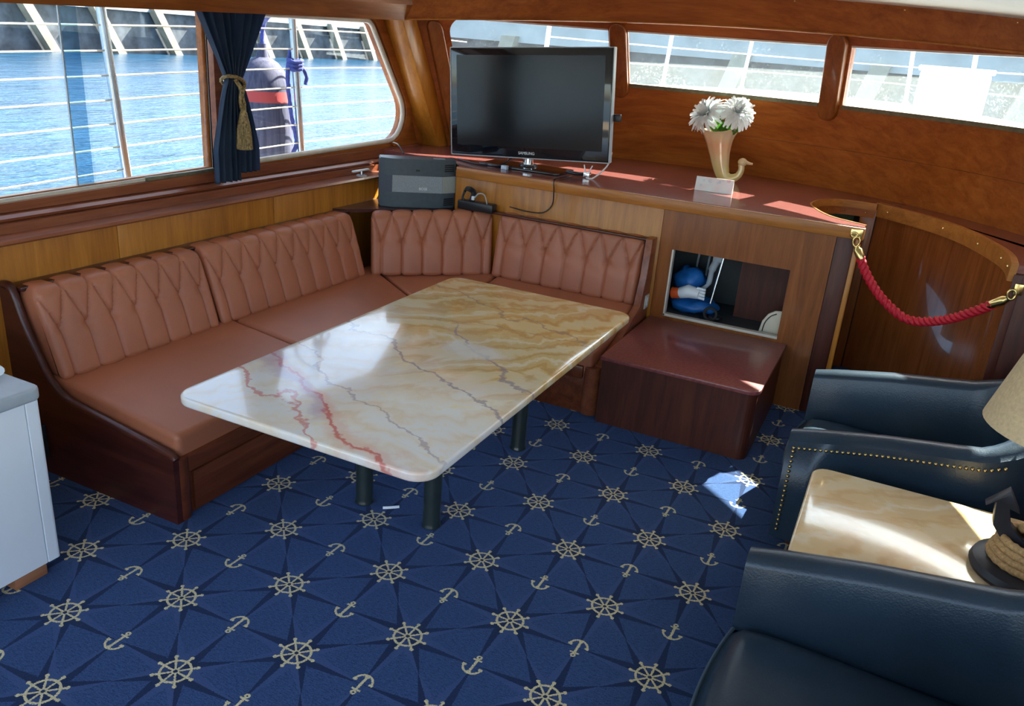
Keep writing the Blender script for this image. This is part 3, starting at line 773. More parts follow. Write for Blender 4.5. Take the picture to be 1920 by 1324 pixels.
# ------------------------------------------------------------------ armchairs
def make_chair(label):
    c = thing('armchair', label, 'armchair', (0, 0, 0), 'navy leather tub armchairs')
    hw, depth, th = .415, .86, .105
    cr = .20
    pts = [(0.0, -hw + th / 2)]
    for k in range(1, 9): pts.append(((depth - th / 2 - cr) * k / 8, -hw + th / 2))
    for k in range(1, 9):
        a = -PI / 2 + PI / 2 * k / 8; pts.append((depth - th / 2 - cr + cr * math.cos(a), -hw + th / 2 + cr + cr * math.sin(a)))
    half = pts[:]; pts = half + [(x, 0) for x in ()] + [(depth - th / 2, 0.0)] + [(x, -y) for x, y in half[::-1]]
    def hgt(x):
        return .500 + .055 * min(1, x / .3) + .045 * max(0, min(1, (x - .3) / .35)) + .13 * max(0, min(1, (x - .60) / .22)) ** 1.6
    bm = bmesh.new(); rings = []; npt = len(pts)
    for i, (x, y) in enumerate(pts):
        a = Vector(pts[max(i - 1, 0)]); b = Vector(pts[min(i + 1, npt - 1)]); d = (b - a).normalized(); n = Vector((-d.y, d.x))   # inward
        H = hgt(x); sec = [(-th / 2, .055), (-th / 2, H * .5), (-th / 2, H - .03)]
        for k in range(6):
            t = PI - PI * k / 5; sec.append(((th / 2) * math.cos(t) * (1.0), H - .03 + .03 * math.sin(t)))
        sec += [(th / 2, H * .6), (th / 2, .055)]
        shr = 1.0 if 0 < i < npt - 1 else .86
        rings.append([bm.verts.new((x - (0 if shr == 1 else .012), y + n.y * s * shr + 0, .055 + (z - .055) * (1 if shr == 1 else .985))) if i in (0, npt - 1) else bm.verts.new((x + n.x * s, y + n.y * s, z)) for s, z in sec])
    for A, B in zip(rings, rings[1:]):
        for j in range(len(A)): bm.faces.new((A[j], A[(j + 1) % len(A)], B[(j + 1) % len(A)], B[j]))
    bm.faces.new(rings[0]); bm.faces.new(rings[-1])
    shell = from_bm('tub_shell', bm, NAVY, c, auto=60)
    bm = bmesh.new(); bmbox(bm, (.02, -hw + th - .005, .06), (depth - th, hw - th + .005, .215), .02, 3)
    from_bm('seat_base', bm, NAVY, c, auto=60)
    # loose seat cushion, domed and bulging forward
    bm = bmesh.new(); nu, nv = 22, 22; x0, x1, y1 = -.035, depth - th - .005, hw - th - .002
    def cz(u, v, top):
        e = (1 - abs(2 * u - 1) ** 5) * (1 - abs(2 * v - 1) ** 5)
        return (.262 + (.072 - .05 * u) * max(0, e) ** .45) if top else (.262 - .05 * max(0, e) ** .35)
    gr = {}
    for top in (0, 1):
        for i in range(nu + 1):
            for j in range(nv + 1):
                u, v = i / nu, j / nv
                if top and (i in (0, nu) or j in (0, nv)): gr[1, i, j] = gr[0, i, j]; continue
                xx = x0 + (x1 - x0) * u + (.03 * (2 * v - 1) ** 2 * (1 - u) ** 3)
                gr[top, i, j] = bm.verts.new((xx, (2 * v - 1) * y1 * (1 - .012 * (1 - u)), cz(u, v, top)))
        for i in range(nu):
            for j in range(nv): bm.faces.new((gr[top, i, j], gr[top, i + 1, j], gr[top, i + 1, j + 1], gr[top, i, j + 1]))
    cush = from_bm('seat_cushion', bm, NAVY, c, smooth=True)
    edge = [(x0 + .030 * (2 * k / 20 - 1) ** 2 - .002, (2 * k / 20 - 1) * y1 * .988, .263) for k in range(21)]
    tube('cushion_piping', edge, .006, leather('piping_leather', (.06, .10, .13), .4), cush, 6)
    # brass nail heads
    bm = bmesh.new(); bmesh.ops.create_uvsphere(bm, u_segments=8, v_segments=5, radius=.0068)
    me = bpy.data.meshes.new('nail_head'); bm.to_mesh(me); bm.free(); me.materials.append(NAIL)
    for p in me.polygons: p.use_smooth = True
    for s in (-1, 1):
        spots = [(.012 + .0185 * k, hgt(.0185 * k) - .055) for k in range(37)] + [(.012, .430 - .021 * k) for k in range(17)]
        for x, z in spots:
            o = link('nail_head', me, None, shell); o.location = (x, s * (hw + .001), z)
    for x in (.07, depth - .12):
        for y in (-hw + .09, hw - .09): lathe('leg', [(0, 0), (.02, 0), (.028, .06), (0, .06)], DARK_Z, c, (x, y, 0), 12)
    return c
ch1 = make_chair('navy leather armchair beside the companionway, farther from the viewer')
ch2 = copy_tree(ch1); ch2['label'] = 'navy leather armchair in the right foreground, cut by the frame'
ch1.location = (1.655, 2.275, 0); ch2.location = (1.672, .645, 0)

# ------------------------------------------------------------------ side table + lamp
st = thing('side_table', 'small onyx marble side table between the two armchairs', 'side table', (2.1, 1.43, 0))
prism('tabletop', rrect(1.752, 2.55, 1.085, 1.745, .06, 6), .425, .452, ONYX2, st, 'z', bev=.007, seg=3)
box('cabinet', (1.82, 1.14, .0), (2.50, 1.69, .424), DARK_Z, st, bev=.004)
LX, LY = 2.385, 1.385
lp = thing('table_lamp', 'anchor shaped table lamp with jute rope and linen shade', 'lamp', (LX, LY, .452))
lbase = lathe('base', [(0, 0), (.150, 0), (.155, .012), (.148, .030), (.12, .042), (0, .045)], IRON, lp, (LX, LY, .453), 36)
for k in range(4):
    r = .108 - .006 * k; z = .453 + .052 + .019 * k
    pts = [(LX + r * math.cos(a), LY + r * math.sin(a), z) for a in [2 * PI * i / 48 for i in range(49)]]
    rope('rope_coil', pts, .0115, JUTE, lbase, .03, 3, 12)
prism('anchor_arm', [(LX + a * .8, .465 + b * .8) for a, b in ((0, .05), (.10, .09), (.155, .16), (.165, .25), (.195, .225), (.13, .30), (.085, .225), (.12, .235), (.10, .17), (.05, .125), (0, .115), (-.05, .125), (-.10, .17), (-.12, .235), (-.085, .225), (-.13, .30), (-.195, .225), (-.165, .25), (-.155, .16), (-.10, .09))], LY - .022, LY + .022, IRON, lp, 'y', bev=.004)
tube('anchor_shank', [(LX, LY, .50), (LX, LY, .90)], .030, IRON, lp, 16)
tube('anchor_stock', [(LX, LY - .12, .80), (LX, LY + .12, .80)], .016, IRON, lp, 12)
sp_ = [(LX + .046 * math.cos(a), LY + .046 * math.sin(a), .52 + .33 * a / (4.2 * PI)) for a in [4.2 * PI * i / 60 for i in range(61)]]
rope('wound_rope', sp_, .013, JUTE, lp, .035, 3, 12)
bm = bmesh.new(); A = []
for r, z in ((.228, .905), (.140, 1.215), (.136, 1.215), (.224, .905)):
    A.append([bm.verts.new((LX + r * math.cos(2 * PI * j / 48), LY + r * math.sin(2 * PI * j / 48), z)) for j in range(48)])
for i in range(4):
    for j in range(48): bm.faces.new((A[i][j], A[i][(j + 1) % 48], A[(i + 1) % 4][(j + 1) % 48], A[(i + 1) % 4][j]))
shd = from_bm('lamp_shade', bm, BURLAP, lp, auto=40)
tube('shade_holder', [(LX, LY, .90), (LX, LY, 1.20)], .008, BRASS, lp, 8)
tube('shade_spider', [(LX - .137, LY, 1.20), (LX + .137, LY, 1.20)], .003, BRASS, shd, 6)

# ------------------------------------------------------------------ fridge
fr = thing('small_fridge', 'small white fridge with grey top at the left edge', 'fridge', (-.75, .1, 0))
prism('body', rrect(-1.05, -.446, -.22, .3475, .003, 3), .045, .622, WHITE, fr, 'z')
prism('door', rrect(-1.052, -.445, .349, .395, (.012, .012, .003, .003), 4), .045, .622, WHITE, fr, 'z')
prism('top', rrect(-1.058, -.436, -.23, .405, .03, 5), .623, .668, GREYP, fr, 'z', bev=.01, seg=3)
box('foot_block', (-.55, .235, .0), (-.452, .345, .045), wood('scrap_wood', (.2, .07, .03), (.36, .14, .06), (.45, .2, .1), 'y', .6, 0), fr, bev=.002)
box('foot_block', (-1.02, -.19, .0), (-.90, -.10, .045), RED_Y, fr, bev=.002)
cl = thing('folded_cloth', 'white rolled cloth lying on the fridge', 'cloth', (-.62, .34, .668))
tube('roll', [(-.86, .38, .690), (-.70, .388, .692), (-.585, .372, .690)], [.012, .022, .016], WHITE, cl, 10)
tube('roll', [(-.86, .33, .688), (-.72, .345, .69), (-.62, .34, .686)], [.012, .019, .014], WHITE, cl, 10)

# ------------------------------------------------------------------ television
tv = thing('television', 'black flat-screen television on a glossy stand on the counter', 'television', (-.30, 3.62, 1.04))
roll = math.radians(4.1); tc = Vector((-.338, 3.60, 1.425))
tx = Vector((math.cos(roll), 0, math.sin(roll))); tz_ = Vector((-math.sin(roll), 0, math.cos(roll))); ty = Vector((0, 1, 0))
TM = basis(tc, tx, ty, tz_)
def tvpart(name, fn, mat, auto=40, par=None):
    bm = bmesh.new(); fn(bm); bmesh.ops.transform(bm, matrix=TM, verts=bm.verts); return from_bm(name, bm, mat, par or tv, auto=auto)
TW, TH = 1.068, .640
bez = tvpart('bezel', lambda b: bmbox(b, (-TW / 2, -.004, -TH / 2), (TW / 2, .040, TH / 2), .008, 3), GLOSSB)
tvpart('screen', lambda b: bmbox(b, (-TW / 2 + .045, -.006, -TH / 2 + .062), (TW / 2 - .045, 0, TH / 2 - .042), 0), SCREEN, 40, bez)
tvpart('back_shell', lambda b: bmbox(b, (-TW / 2 + .04, .04, -TH / 2 + .05), (TW / 2 - .04, .085, TH / 2 - .05), .02, 2), BLACK)
def edge(b):
    for lo, hi in (((-TW / 2 - .003, -.002, TH / 2 - .001), (TW / 2 + .003, .038, TH / 2 + .004)), ((TW / 2 - .001, -.002, -TH / 2), (TW / 2 + .005, .038, TH / 2)), ((-TW / 2 - .004, -.002, -TH / 2), (-TW / 2 + .001, .038, TH / 2)), ((-TW / 2, -.003, -TH / 2 - .004), (TW / 2, .036, -TH / 2 + .001))): bmbox(b, lo, hi)
tvpart('silver_edge', edge, GREYP, None, bez)
tvpart('power_tab', lambda b: bmbox(b, (TW / 2 + .004, .03, -.085), (TW / 2 + .05, .05, -.045), .003), BLACK)
text('maker_name', 'SAMSUNG', .024, TM @ basis((.0, -.0065, -TH / 2 + .028), (1, 0, 0), (0, 0, 1), (0, -1, 0)), WTXT, bez)
tube('neck', [(-.318, 3.64, 1.05), (-.322, 3.64, 1.16)], .036, CHROME, tv, 20)
prism('stand_base', rrect(-.60, -.05, 3.49, 3.76, .03, 5), 1.0405, 1.053, GLOSSB, tv, 'z', bev=.003)
lathe('stand_collar', [(0, 0), (.06, 0), (.055, .012), (0, .014)], BLACK, tv, (-.318, 3.64, 1.053), 24)
tag(box('paper_tag', (-.415, 3.452, 1.0402), (-.378, 3.482, 1.062), plain('pale_tag', (.55, .66, .80), .6), bev=.001), 'small pale blue tag in front of the television stand', 'tag')
# cables
tag(tube('power_cable', smooth_path([(.21, 3.66, 1.20), (.20, 3.63, 1.12), (.14, 3.58, 1.047), (.10, 3.56, 1.046)]), .005, WHITE, None, 6), 'white cable hanging at the right edge of the television', 'cable')
tag(tube('signal_cable', smooth_path([(.02, 3.52, 1.046), (-.0, 3.40, 1.046), (.0, PY - .02, 1.044), (.005, PY - .022, .98), (-.005, PY - .004, .90), (-.06, PY - .004, .845), (-.16, PY - .004, .835), (-.28, PY - .004, .845)]), .0035, BLACK, None, 6), 'thin dark cable drooping down the counter front', 'cable')
tag(tube('loop_cable', smooth_path([(-.40, 3.66, 1.16), (-.45, 3.58, 1.06), (-.55, 3.48, 1.046), (-.66, 3.50, 1.046), (-.78, 3.56, 1.046)]), .005, BLACK, None, 6), 'black cable curling behind the audio unit', 'cable')
plug = thing('plug_cluster', 'small tangle of plugs beside the television stand', 'plug', (.07, 3.62, 1.04))
tube('lead', smooth_path([(-.04, 3.60, 1.060), (.02, 3.58, 1.058), (.06, 3.62, 1.055), (.09, 3.60, 1.058)]), .012, BLACK, plug, 8)
box('plug_body', (.075, 3.575, 1.0405), (.115, 3.61, 1.075), CHROME, plug, bev=.006)
tube('prong', [(.075, 3.62, 1.05), (.055, 3.63, 1.11)], .004, WHITE, plug, 6)
tube('prong', [(.085, 3.62, 1.05), (.105, 3.64, 1.11)], .004, WHITE, plug, 6)

# ------------------------------------------------------------------ audio unit in the corner
au = thing('audio_system', 'graphite tabletop audio system with silver band in the corner', 'audio unit', (-.82, 3.2, .772))
A0 = Vector((-.955, 3.085, .774)); A1 = Vector((-.715, 3.270, .774))
ad = (A1 - A0).normalized(); an = Vector((ad.y, -ad.x, 0))      # towards the room
AM = basis((A0 + A1) / 2, ad, -an, Vector((0, 0, 1)))
w2_, h_ = (A1 - A0).length / 2, .292
plan = [(-w2_, 0), (w2_, 0), (w2_ + .085, .045), (w2_ + .085, .15), (-w2_ - .075, .15), (-w2_ - .075, .035)]
def aud(name, z0, z1, pl, mat, bev=.003):
    bm = bmesh.new(); lo = [bm.verts.new((x, y, z0)) for x, y in pl]; hi = [bm.verts.new((x, y, z1)) for x, y in pl]
    bm.faces.new(lo); bm.faces.new(hi)
    for i in range(len(pl)): bm.faces.new((lo[i], lo[(i + 1) % len(pl)], hi[(i + 1) % len(pl)], hi[i]))
    bmesh.ops.recalc_face_normals(bm, faces=bm.faces)
    if bev: bmesh.ops.bevel(bm, geom=list(bm.edges), offset=bev, segments=2, affect='EDGES')
    bmesh.ops.transform(bm, matrix=AM, verts=bm.verts); return from_bm(name, bm, mat, acab or au, auto=40)
acab = None
acab = aud('cabinet', 0, h_, plan, AUD_D, .005)
aud('speaker_band', .095, .195, [(-w2_, -.003), (w2_, -.003), (w2_, .02), (-w2_, .02)], AUD_M, 0)
aud('side_band', .095, .195, [(w2_ + .001, -.0035), (w2_ + .087, .042), (w2_ + .08, .06), (w2_, .02)], AUD_L, 0)
aud('side_band', .095, .195, [(-w2_ - .001, -.0025), (-w2_ - .077, .033), (-w2_ - .06, .05), (-w2_, .02)], AUD_S, 0)
for z in (.04, .245):
    for k in range(4): aud('vent_slot', z - .02 + .012 * k, z - .013 + .012 * k, [(w2_ + .012, .0064 - .0035), (w2_ + .074, .0392 - .0035), (w2_ + .07, .06), (w2_ + .01, .03)], BLACK, 0)
aud('sensor', .222, .234, [(-.012, -.003), (.012, -.003), (.012, .01), (-.012, .01)], BLACK, 0)
aud('button_strip', h_ - .001, h_ + .004, [(.10, .05), (.17, .05), (.17, .09), (.10, .09)], AUD_M, .001)
text('maker_name', 'BOSE', .022, AM @ basis((.035, -.0035, .118), (1, 0, 0), (0, 0, 1), (0, -1, 0)), WTXT, acab)
tag(tube('antenna_cable', smooth_path([(-1.02, 3.30, 1.07), (-1.10, 3.36, 1.11), (-1.22, 3.48, 1.10)]), .004, BLACK, None, 6), 'black lead running from the audio unit to the window corner', 'cable')
ad_ = thing('power_adapter', 'black power adapter with coiled leads beside the audio unit', 'adapter', (-.5, 3.28, .81))
box('brick', (-.60, 3.262, .797), (-.36, 3.325, .850), BLACK, ad_, bev=.006)
for k in range(4):
    r = .035 + .006 * k
    pts = [(-.545 + r * .8 * math.cos(a) + .004 * k, 3.285 + .01 * math.sin(3 * a), .88 + r * math.sin(a)) for a in [2 * PI * i / 24 for i in range(25)]]
    tube('coiled_lead', pts, .006, BLACK, ad_, 6)
tube('white_lead', smooth_path([(-.49, 3.27, .87), (-.46, 3.27, .905), (-.42, 3.27, .90), (-.40, 3.275, .84)]), .004, GREYP, ad_, 6)
box('white_plug', (-.505, 3.262, .862), (-.488, 3.275, .885), WHITE, ad_, bev=.002)
# small white T-shaped latch on the ledge
la = thing('window_latch', 'white T-shaped latch handle on the ledge by the audio unit', 'latch', (-1.2, 3.12, .93))
box('bar', (-1.215, 3.03, .955), (-1.195, 3.19, .966), WHITE, la, bev=.003)
tube('stem', [(-1.205, 3.12, .926), (-1.205, 3.12, .958)], .012, CHROME, la, 10)
lathe('foot', [(0, 0), (.035, 0), (.03, .006), (0, .007)], GREYP, la, (-1.205, 3.12, .926), 16)

# ------------------------------------------------------------------ vase with flowers
VX, VY = .74, 4.27
va = thing('cornucopia_vase', 'amber glass cornucopia vase with a duck head foot on the counter', 'vase', (VX, VY, 1.04))
vm, vt, vb = mat_new('amber_lustre_glass', (.85, .60, .28), .18, coat=.6, coat_rough=.04)
vb.inputs['Transmission Weight'].default_value = .35; vb.inputs['Subsurface Weight'].default_value = .25; vb.inputs['Subsurface Radius'].default_value = (.05, .03, .01)
_, _, zz = sep(vt, coords(vt)); vt.links.new(ramp(vt, (zz - 1.04) * 3.2 + (nz(vt, coords(vt), 9, 3) - .5) * .3, [(.05, (.78, .66, .26)), (.4, (.80, .62, .34)), (.7, (.86, .52, .30)), (.95, (.86, .68, .46))]), vb.inputs['Base Color'])
ctr = smooth_path([(-.045, 0, 1.335), (-.038, 0, 1.28), (-.022, 0, 1.20), (.0, 0, 1.12), (.028, 0, 1.072), (.07, 0, 1.062), (.112, 0, 1.085), (.127, 0, 1.125), (.122, 0, 1.158)], 6)
rad = []
key = [.108, .082, .062, .050, .042, .030, .022, .019, .021]
for i in range(len(ctr)):
    f = i / 6; a = int(min(f, 7)); rad.append(key[a] + (key[a + 1] - key[a]) * (f - a))
ctr = [Vector((VX + p.x, VY + p.y, p.z)) for p in ctr]
bm = bmesh.new(); F = frames(ctr); seg = 40; rings = []
for i, (p, t, n, b) in enumerate(F):
    fl_ = .05 * max(0, 1 - i / 26)
    rings.append([bm.verts.new(p + n * (math.cos(a) * rad[i] * (1 + fl_ * math.cos(10 * a))) + b * (math.sin(a) * rad[i] * .78 * (1 + fl_ * math.cos(10 * a)))) for a in [2 * PI * j / seg for j in range(seg)]])
# flared uneven lip
lip = []
p, t, n, b = F[0]
for j in range(seg):
    a = 2 * PI * j / seg; v = p + n * (math.cos(a) * (.130 + .012 * math.cos(5 * a))) + b * (math.sin(a) * .095) - t * (.022 + .012 * math.cos(2 * a))
    lip.append(bm.verts.new(v))
inner = []
for i in (0, 6, 12, 18):
    p, t, n, b = F[i]; inner.append([bm.verts.new(p + n * (math.cos(a) * rad[i] * .9) + b * (math.sin(a) * rad[i] * .68)) for a in [2 * PI * j / seg for j in range(seg)]])
seqs = [inner[3], inner[2], inner[1], inner[0], lip] + rings
for A, B in zip(seqs, seqs[1:]):
    for j in range(seg): bm.faces.new((A[j], A[(j + 1) % seg], B[(j + 1) % seg], B[j]))
bm.faces.new(inner[3]); bm.faces.new(rings[-1])
from_bm('horn_body', bm, vm, va, auto=60)
lathe('foot', [(0, 0), (.060, 0), (.058, .008), (.040, .024), (0, .03)], vm, va, (VX + .035, VY, 1.0405), 28)
bm = bmesh.new(); bmesh.ops.create_uvsphere(bm, u_segments=20, v_segments=12, radius=1, matrix=Matrix.Translation((VX + .128, VY, 1.172)) @ Matrix.Diagonal((.030, .024, .026, 1)))
hd = from_bm('duck_head', bm, vm, va, smooth=True)
tube('bill', [(VX + .15, VY, 1.172), (VX + .172, VY, 1.169), (VX + .192, VY, 1.168)], [.014, .009, .007], vm, va, 10, None, 1.3)

def flower(label, c, axis, R, lab_stem):
    f = thing('artificial_flower', label, 'flower', c, 'white flowers in the vase')
    c = Vector(c); ax = Vector(axis).normalized(); q = Vector((0, 0, 1)).rotation_difference(ax).to_matrix().to_4x4()
    M4 = Matrix.Translation(c) @ q
    bm = bmesh.new()
    for L, (n, tilt, ln) in enumerate(((26, 112, .92), (26, 96, 1.0), (26, 80, 1.0), (24, 64, .98), (22, 49, .92), (18, 36, .86), (14, 23, .8), (9, 12, .74), (4, 4, .7))):
        for k in range(n):
            a = 2 * PI * (k + .5 * (L % 2)) / n + random.uniform(-.1, .1); l = R * ln * random.uniform(.88, 1.06); tl = math.radians(tilt + random.uniform(-9, 9)); w = R * .105
            pts = []
            for s in range(5):
                u = s / 4; th = tl * (.35 + .65 * u) ; rr = l * u * math.sin(th) + .004; zz_ = l * u * math.cos(th)
                ww = w * (.5 + 1.1 * u * (1.3 - u)); pts.append((rr, zz_, ww * (.55 if s == 4 else 1)))
            pv = []
            for rr, zz_, ww in pts:
                row = []
                for s, dz in ((-1, .25), (0, 0), (1, .25)):
                    x = rr * math.cos(a) - s * ww * math.sin(a); y = rr * math.sin(a) + s * ww * math.cos(a)
                    row.append(bm.verts.new(M4 @ Vector((x, y, zz_ + dz * ww))))
                pv.append(row)
            for A, B in zip(pv, pv[1:]):
                for j in range(2): bm.faces.new((A[j], A[j + 1], B[j + 1], B[j]))
    me = bpy.data.meshes.new('petals'); bm.to_mesh(me); bm.free(); o = link('petals', me, PETAL, f, True); o['kind'] = 'stuff'
    foot = Vector((VX - .03, VY, 1.27))
    tube('stem', smooth_path([foot, (foot + c) / 2 + Vector((0, .01, 0)), c - ax * .0]), .006, LEAF, f, 6)
    lathe('sepal', [(0, 0), (.012, 0), (.022, .02), (.012, .03), (0, .03)], LEAF, f, c - ax * .02, 10)
    return f
def leaf(parent, base, tip, w):
    base, tip = Vector(base), Vector(tip); d = tip - base; s = d.cross(Vector((0, 1, .3))).normalized(); bm = bmesh.new(); rows = []
    up = s.cross(d).normalized()
    for k in range(8):
        u = k / 7; ww = w * math.sin(PI * min(.98, u * .92 + .06)) ; cpt = base + d * u + up * (.25 * d.length * u * (1 - u))
        rows.append([bm.verts.new(cpt + s * ww * q + up * (abs(q) * ww * .3)) for q in (-1, -.5, 0, .5, 1)])
    for A, B in zip(rows, rows[1:]):
        for j in range(4): bm.faces.new((A[j], A[j + 1], B[j + 1], B[j]))
    r = bmesh.ops.solidify(bm, geom=list(bm.faces), thickness=.0012)
    from_bm('leaf', bm, LEAF, parent, smooth=True)
f1 = flower('white artificial chrysanthemum, the left one, drooping over the vase lip', (VX - .125, VY - .01, 1.425), (-.55, -.45, .55), .125, '')
f2 = flower('white artificial chrysanthemum, the right one, upright and round', (VX + .045, VY - .01, 1.455), (.22, -.62, .62), .110, '')
for b, t, w in (((-.06, -.03, 1.33), (-.11, -.07, 1.40), .022), ((-.05, -.04, 1.33), (-.03, -.08, 1.43), .026), ((-.04, -.03, 1.32), (-.005, -.07, 1.40), .024), ((-.06, -.03, 1.32), (-.03, -.10, 1.36), .022), ((-.07, -.02, 1.35), (-.10, -.02, 1.43), .024)):
    leaf(f1, (VX + b[0], VY + b[1], b[2]), (VX + t[0], VY + t[1], t[2]), w)
for b, t, w in (((.02, -.03, 1.33), (.10, -.06, 1.40), .022), ((.01, -.04, 1.33), (-.02, -.07, 1.37), .022), ((.02, -.03, 1.33), (.06, -.08, 1.36), .022), ((.03, .0, 1.34), (.03, -.03, 1.42), .022)):
    leaf(f2, (VX + b[0], VY + b[1], b[2]), (VX + t[0], VY + t[1], t[2]), w)
# greeting card, folded into a tent
cm, ct, cb = mat_new('floral_card', (.85, .8, .8), .35, coat=.3)
vo = ct.nodes.new('ShaderNodeTexVoronoi'); vo.inputs['Scale'].default_value = 26; ct.links.new(coords(ct), vo.inputs['Vector'])
spot = 1 - N(ct, vo.outputs['Distance']).ss(.18, .42)
hue = ramp(ct, nz(ct, coords(ct), 14, 2), [(.35, (.35, .55, .70)), (.5, (.80, .72, .74)), (.62, (.85, .38, .45))])
ct.links.new(mix(ct, spot * .75, mix(ct, nz(ct, coords(ct), 9, 2).ss(.4, .7), (.84, .84, .84), (.86, .70, .68)), hue), cb.inputs['Base Color'])
ca = math.radians(4)
cardM = basis((.82, 3.775, 1.0405), (math.cos(ca), math.sin(ca), 0), (-math.sin(ca), math.cos(ca), 0), (0, 0, 1))
bm = bmesh.new(); pl = [(-.022, 0), (.022, 0), (.003, .078), (-.003, .078)]
L_ = [bm.verts.new(cardM @ Vector((-.108, y, z))) for y, z in pl]; R_ = [bm.verts.new(cardM @ Vector((.108, y, z))) for y, z in pl]
bm.faces.new(L_); bm.faces.new(R_)
for i in range(4): bm.faces.new((L_[i], L_[(i + 1) % 4], R_[(i + 1) % 4], R_[i]))
tag(from_bm('tent_card', bm, cm), 'white tent card with pastel flower print in front of the vase', 'card')

# ------------------------------------------------------------------ red barrier rope
rb = thing('barrier_rope', 'twisted red barrier rope with brass ends across the companionway', 'rope', (1.66, 3.31, 1.0))
pts = smooth_path([(1.697, 3.312, .893), (1.735, 3.312, .825), (1.80, 3.31, .745), (1.875, 3.30, .682), (1.955, 3.28, .640), (2.02, 3.25, .642), (2.09, 3.20, .672), (2.16, 3.13, .722), (2.235, 3.05, .795), (2.285, 3.0, .848)], 24)
def twist(a, L): return 1 + .17 * math.cos(3 * a - 2 * PI * L / .030)
tube('red_cord', pts, .0205, RED, rb, 24, twist)
tube('brass_ferrule', [(1.668, 3.312, .945), (1.674, 3.312, .934), (1.676, 3.312, .930), (1.700, 3.312, .888)], [.012, .015, .021, .021], BRASS, rb, 18)
tube('brass_ferrule', [(2.275, 3.01, .838), (2.318, 2.965, .882), (2.322, 2.961, .886), (2.332, 2.95, .896)], [.021, .021, .016, .010], BRASS, rb, 18)
ringp = [(1.662 + .016 * math.cos(a), 3.312, .968 + .024 * math.sin(a)) for a in [2 * PI * i / 20 for i in range(21)]]
tube('snap_hook', ringp, .0055, BRASS, rb, 8)
tube('eye', [(1.645 + .014 * math.cos(a), 3.312, 1.0 + .012 * math.sin(a)) for a in [2 * PI * i / 16 for i in range(17)]], .005, BRASS, rb, 8)
box('wall_plate', (1.625, 3.316, .988), (1.682, 3.324, 1.028), BRASS, rb, bev=.003)
tube('snap_hook', [(2.335 + .016 * math.cos(a), 2.945, .915 + .022 * math.sin(a)) for a in [2 * PI * i / 20 for i in range(21)]], .0055, BRASS, rb, 8)
box('wall_plate', (2.338, 2.948, .915), (2.372, 2.957, .965), BRASS, rb, bev=.003)

# ------------------------------------------------------------------ curtain
cu = thing('curtain', 'navy curtain gathered by a gold cord between the side windows', 'curtain', (-1.24, 2.08, 1.0))
bm = bmesh.new(); nu, nv = 150, 60; rows = []
def cur(v):     # v 0 top .. 1 bottom -> centre y, half width, z
    z = 1.845 - v * .835
    if z > 1.49: f = (1.845 - z) / .355; s = f ** 1.15; return 2.085 - .005 * f, .245 + (.048 - .245) * s ** .9, z
    f = (1.49 - z) / .48; return 2.08, .048 + .105 * min(1, f * 1.5) ** .75, z
for j in range(nv + 1):
    cy_, hw_, z = cur(j / nv); row = []
    for i in range(nu + 1):
        u = 2 * i / nu - 1; ph = 8 * PI * u + 1.2 * math.sin(3 * u)
        amp = .024 * (.55 + .45 * min(1, hw_ / .2)); g = math.sin(ph) * amp + math.sin(ph * 2.3 + 1) * amp * .22
        row.append(bm.verts.new((-1.215 + g, cy_ + hw_ * u + .006 * math.cos(ph), z - (.035 * (u > .15) * -1 * max(0, (j / nv - .8) / .2)))))
    rows.append(row)
for A, B in zip(rows, rows[1:]):
    for i in range(nu): bm.faces.new((A[i], A[i + 1], B[i + 1], B[i]))
bmesh.ops.solidify(bm, geom=list(bm.faces), thickness=.003)
from_bm('drape', bm, CURT, cu, smooth=True)
loopc = [(-1.212 + .044 * math.cos(a), 2.075 + .062 * math.sin(a), 1.485 + .03 * math.sin(a + 2.4)) for a in [2 * PI * i / 40 for i in range(41)]]
rope('tieback_cord', loopc, .0085, GOLD, cu, .03, 3, 12)
rope('tieback_cord', smooth_path([(-1.168, 2.045, 1.50), (-1.162, 2.075, 1.455), (-1.165, 2.07, 1.40), (-1.163, 2.082, 1.35)]), .009, GOLD, cu, .03, 3, 12)
rope('tieback_cord', smooth_path([(-1.164, 2.10, 1.47), (-1.158, 2.078, 1.43), (-1.162, 2.092, 1.38), (-1.160, 2.084, 1.34)]), .0085, GOLD, cu, .03, 3, 12)
tsl = lathe('tassel_head', [(0, .06), (.010, .06), (.018, .045), (.022, .02), (.028, 0), (.024, -.006), (0, -.006)], GOLD, cu, (-1.162, 2.084, 1.30), 16)
bm = bmesh.new(); seg = 48; A = []
for z, r in ((0, .026), (-.03, .031), (-.08, .034), (-.125, .036)):
    A.append([bm.verts.new((-1.162 + r * (1 + .10 * (j % 2)) * math.cos(2 * PI * j / seg), 2.084 + r * (1 + .10 * (j % 2)) * math.sin(2 * PI * j / seg), 1.297 + z)) for j in range(seg)])
for P, Q in zip(A, A[1:]):
    for j in range(seg): bm.faces.new((P[j], P[(j + 1) % seg], Q[(j + 1) % seg], Q[j]))
bm.faces.new(A[0]); bm.faces.new(A[-1])
from_bm('tassel_fringe', bm, GOLD, tsl)

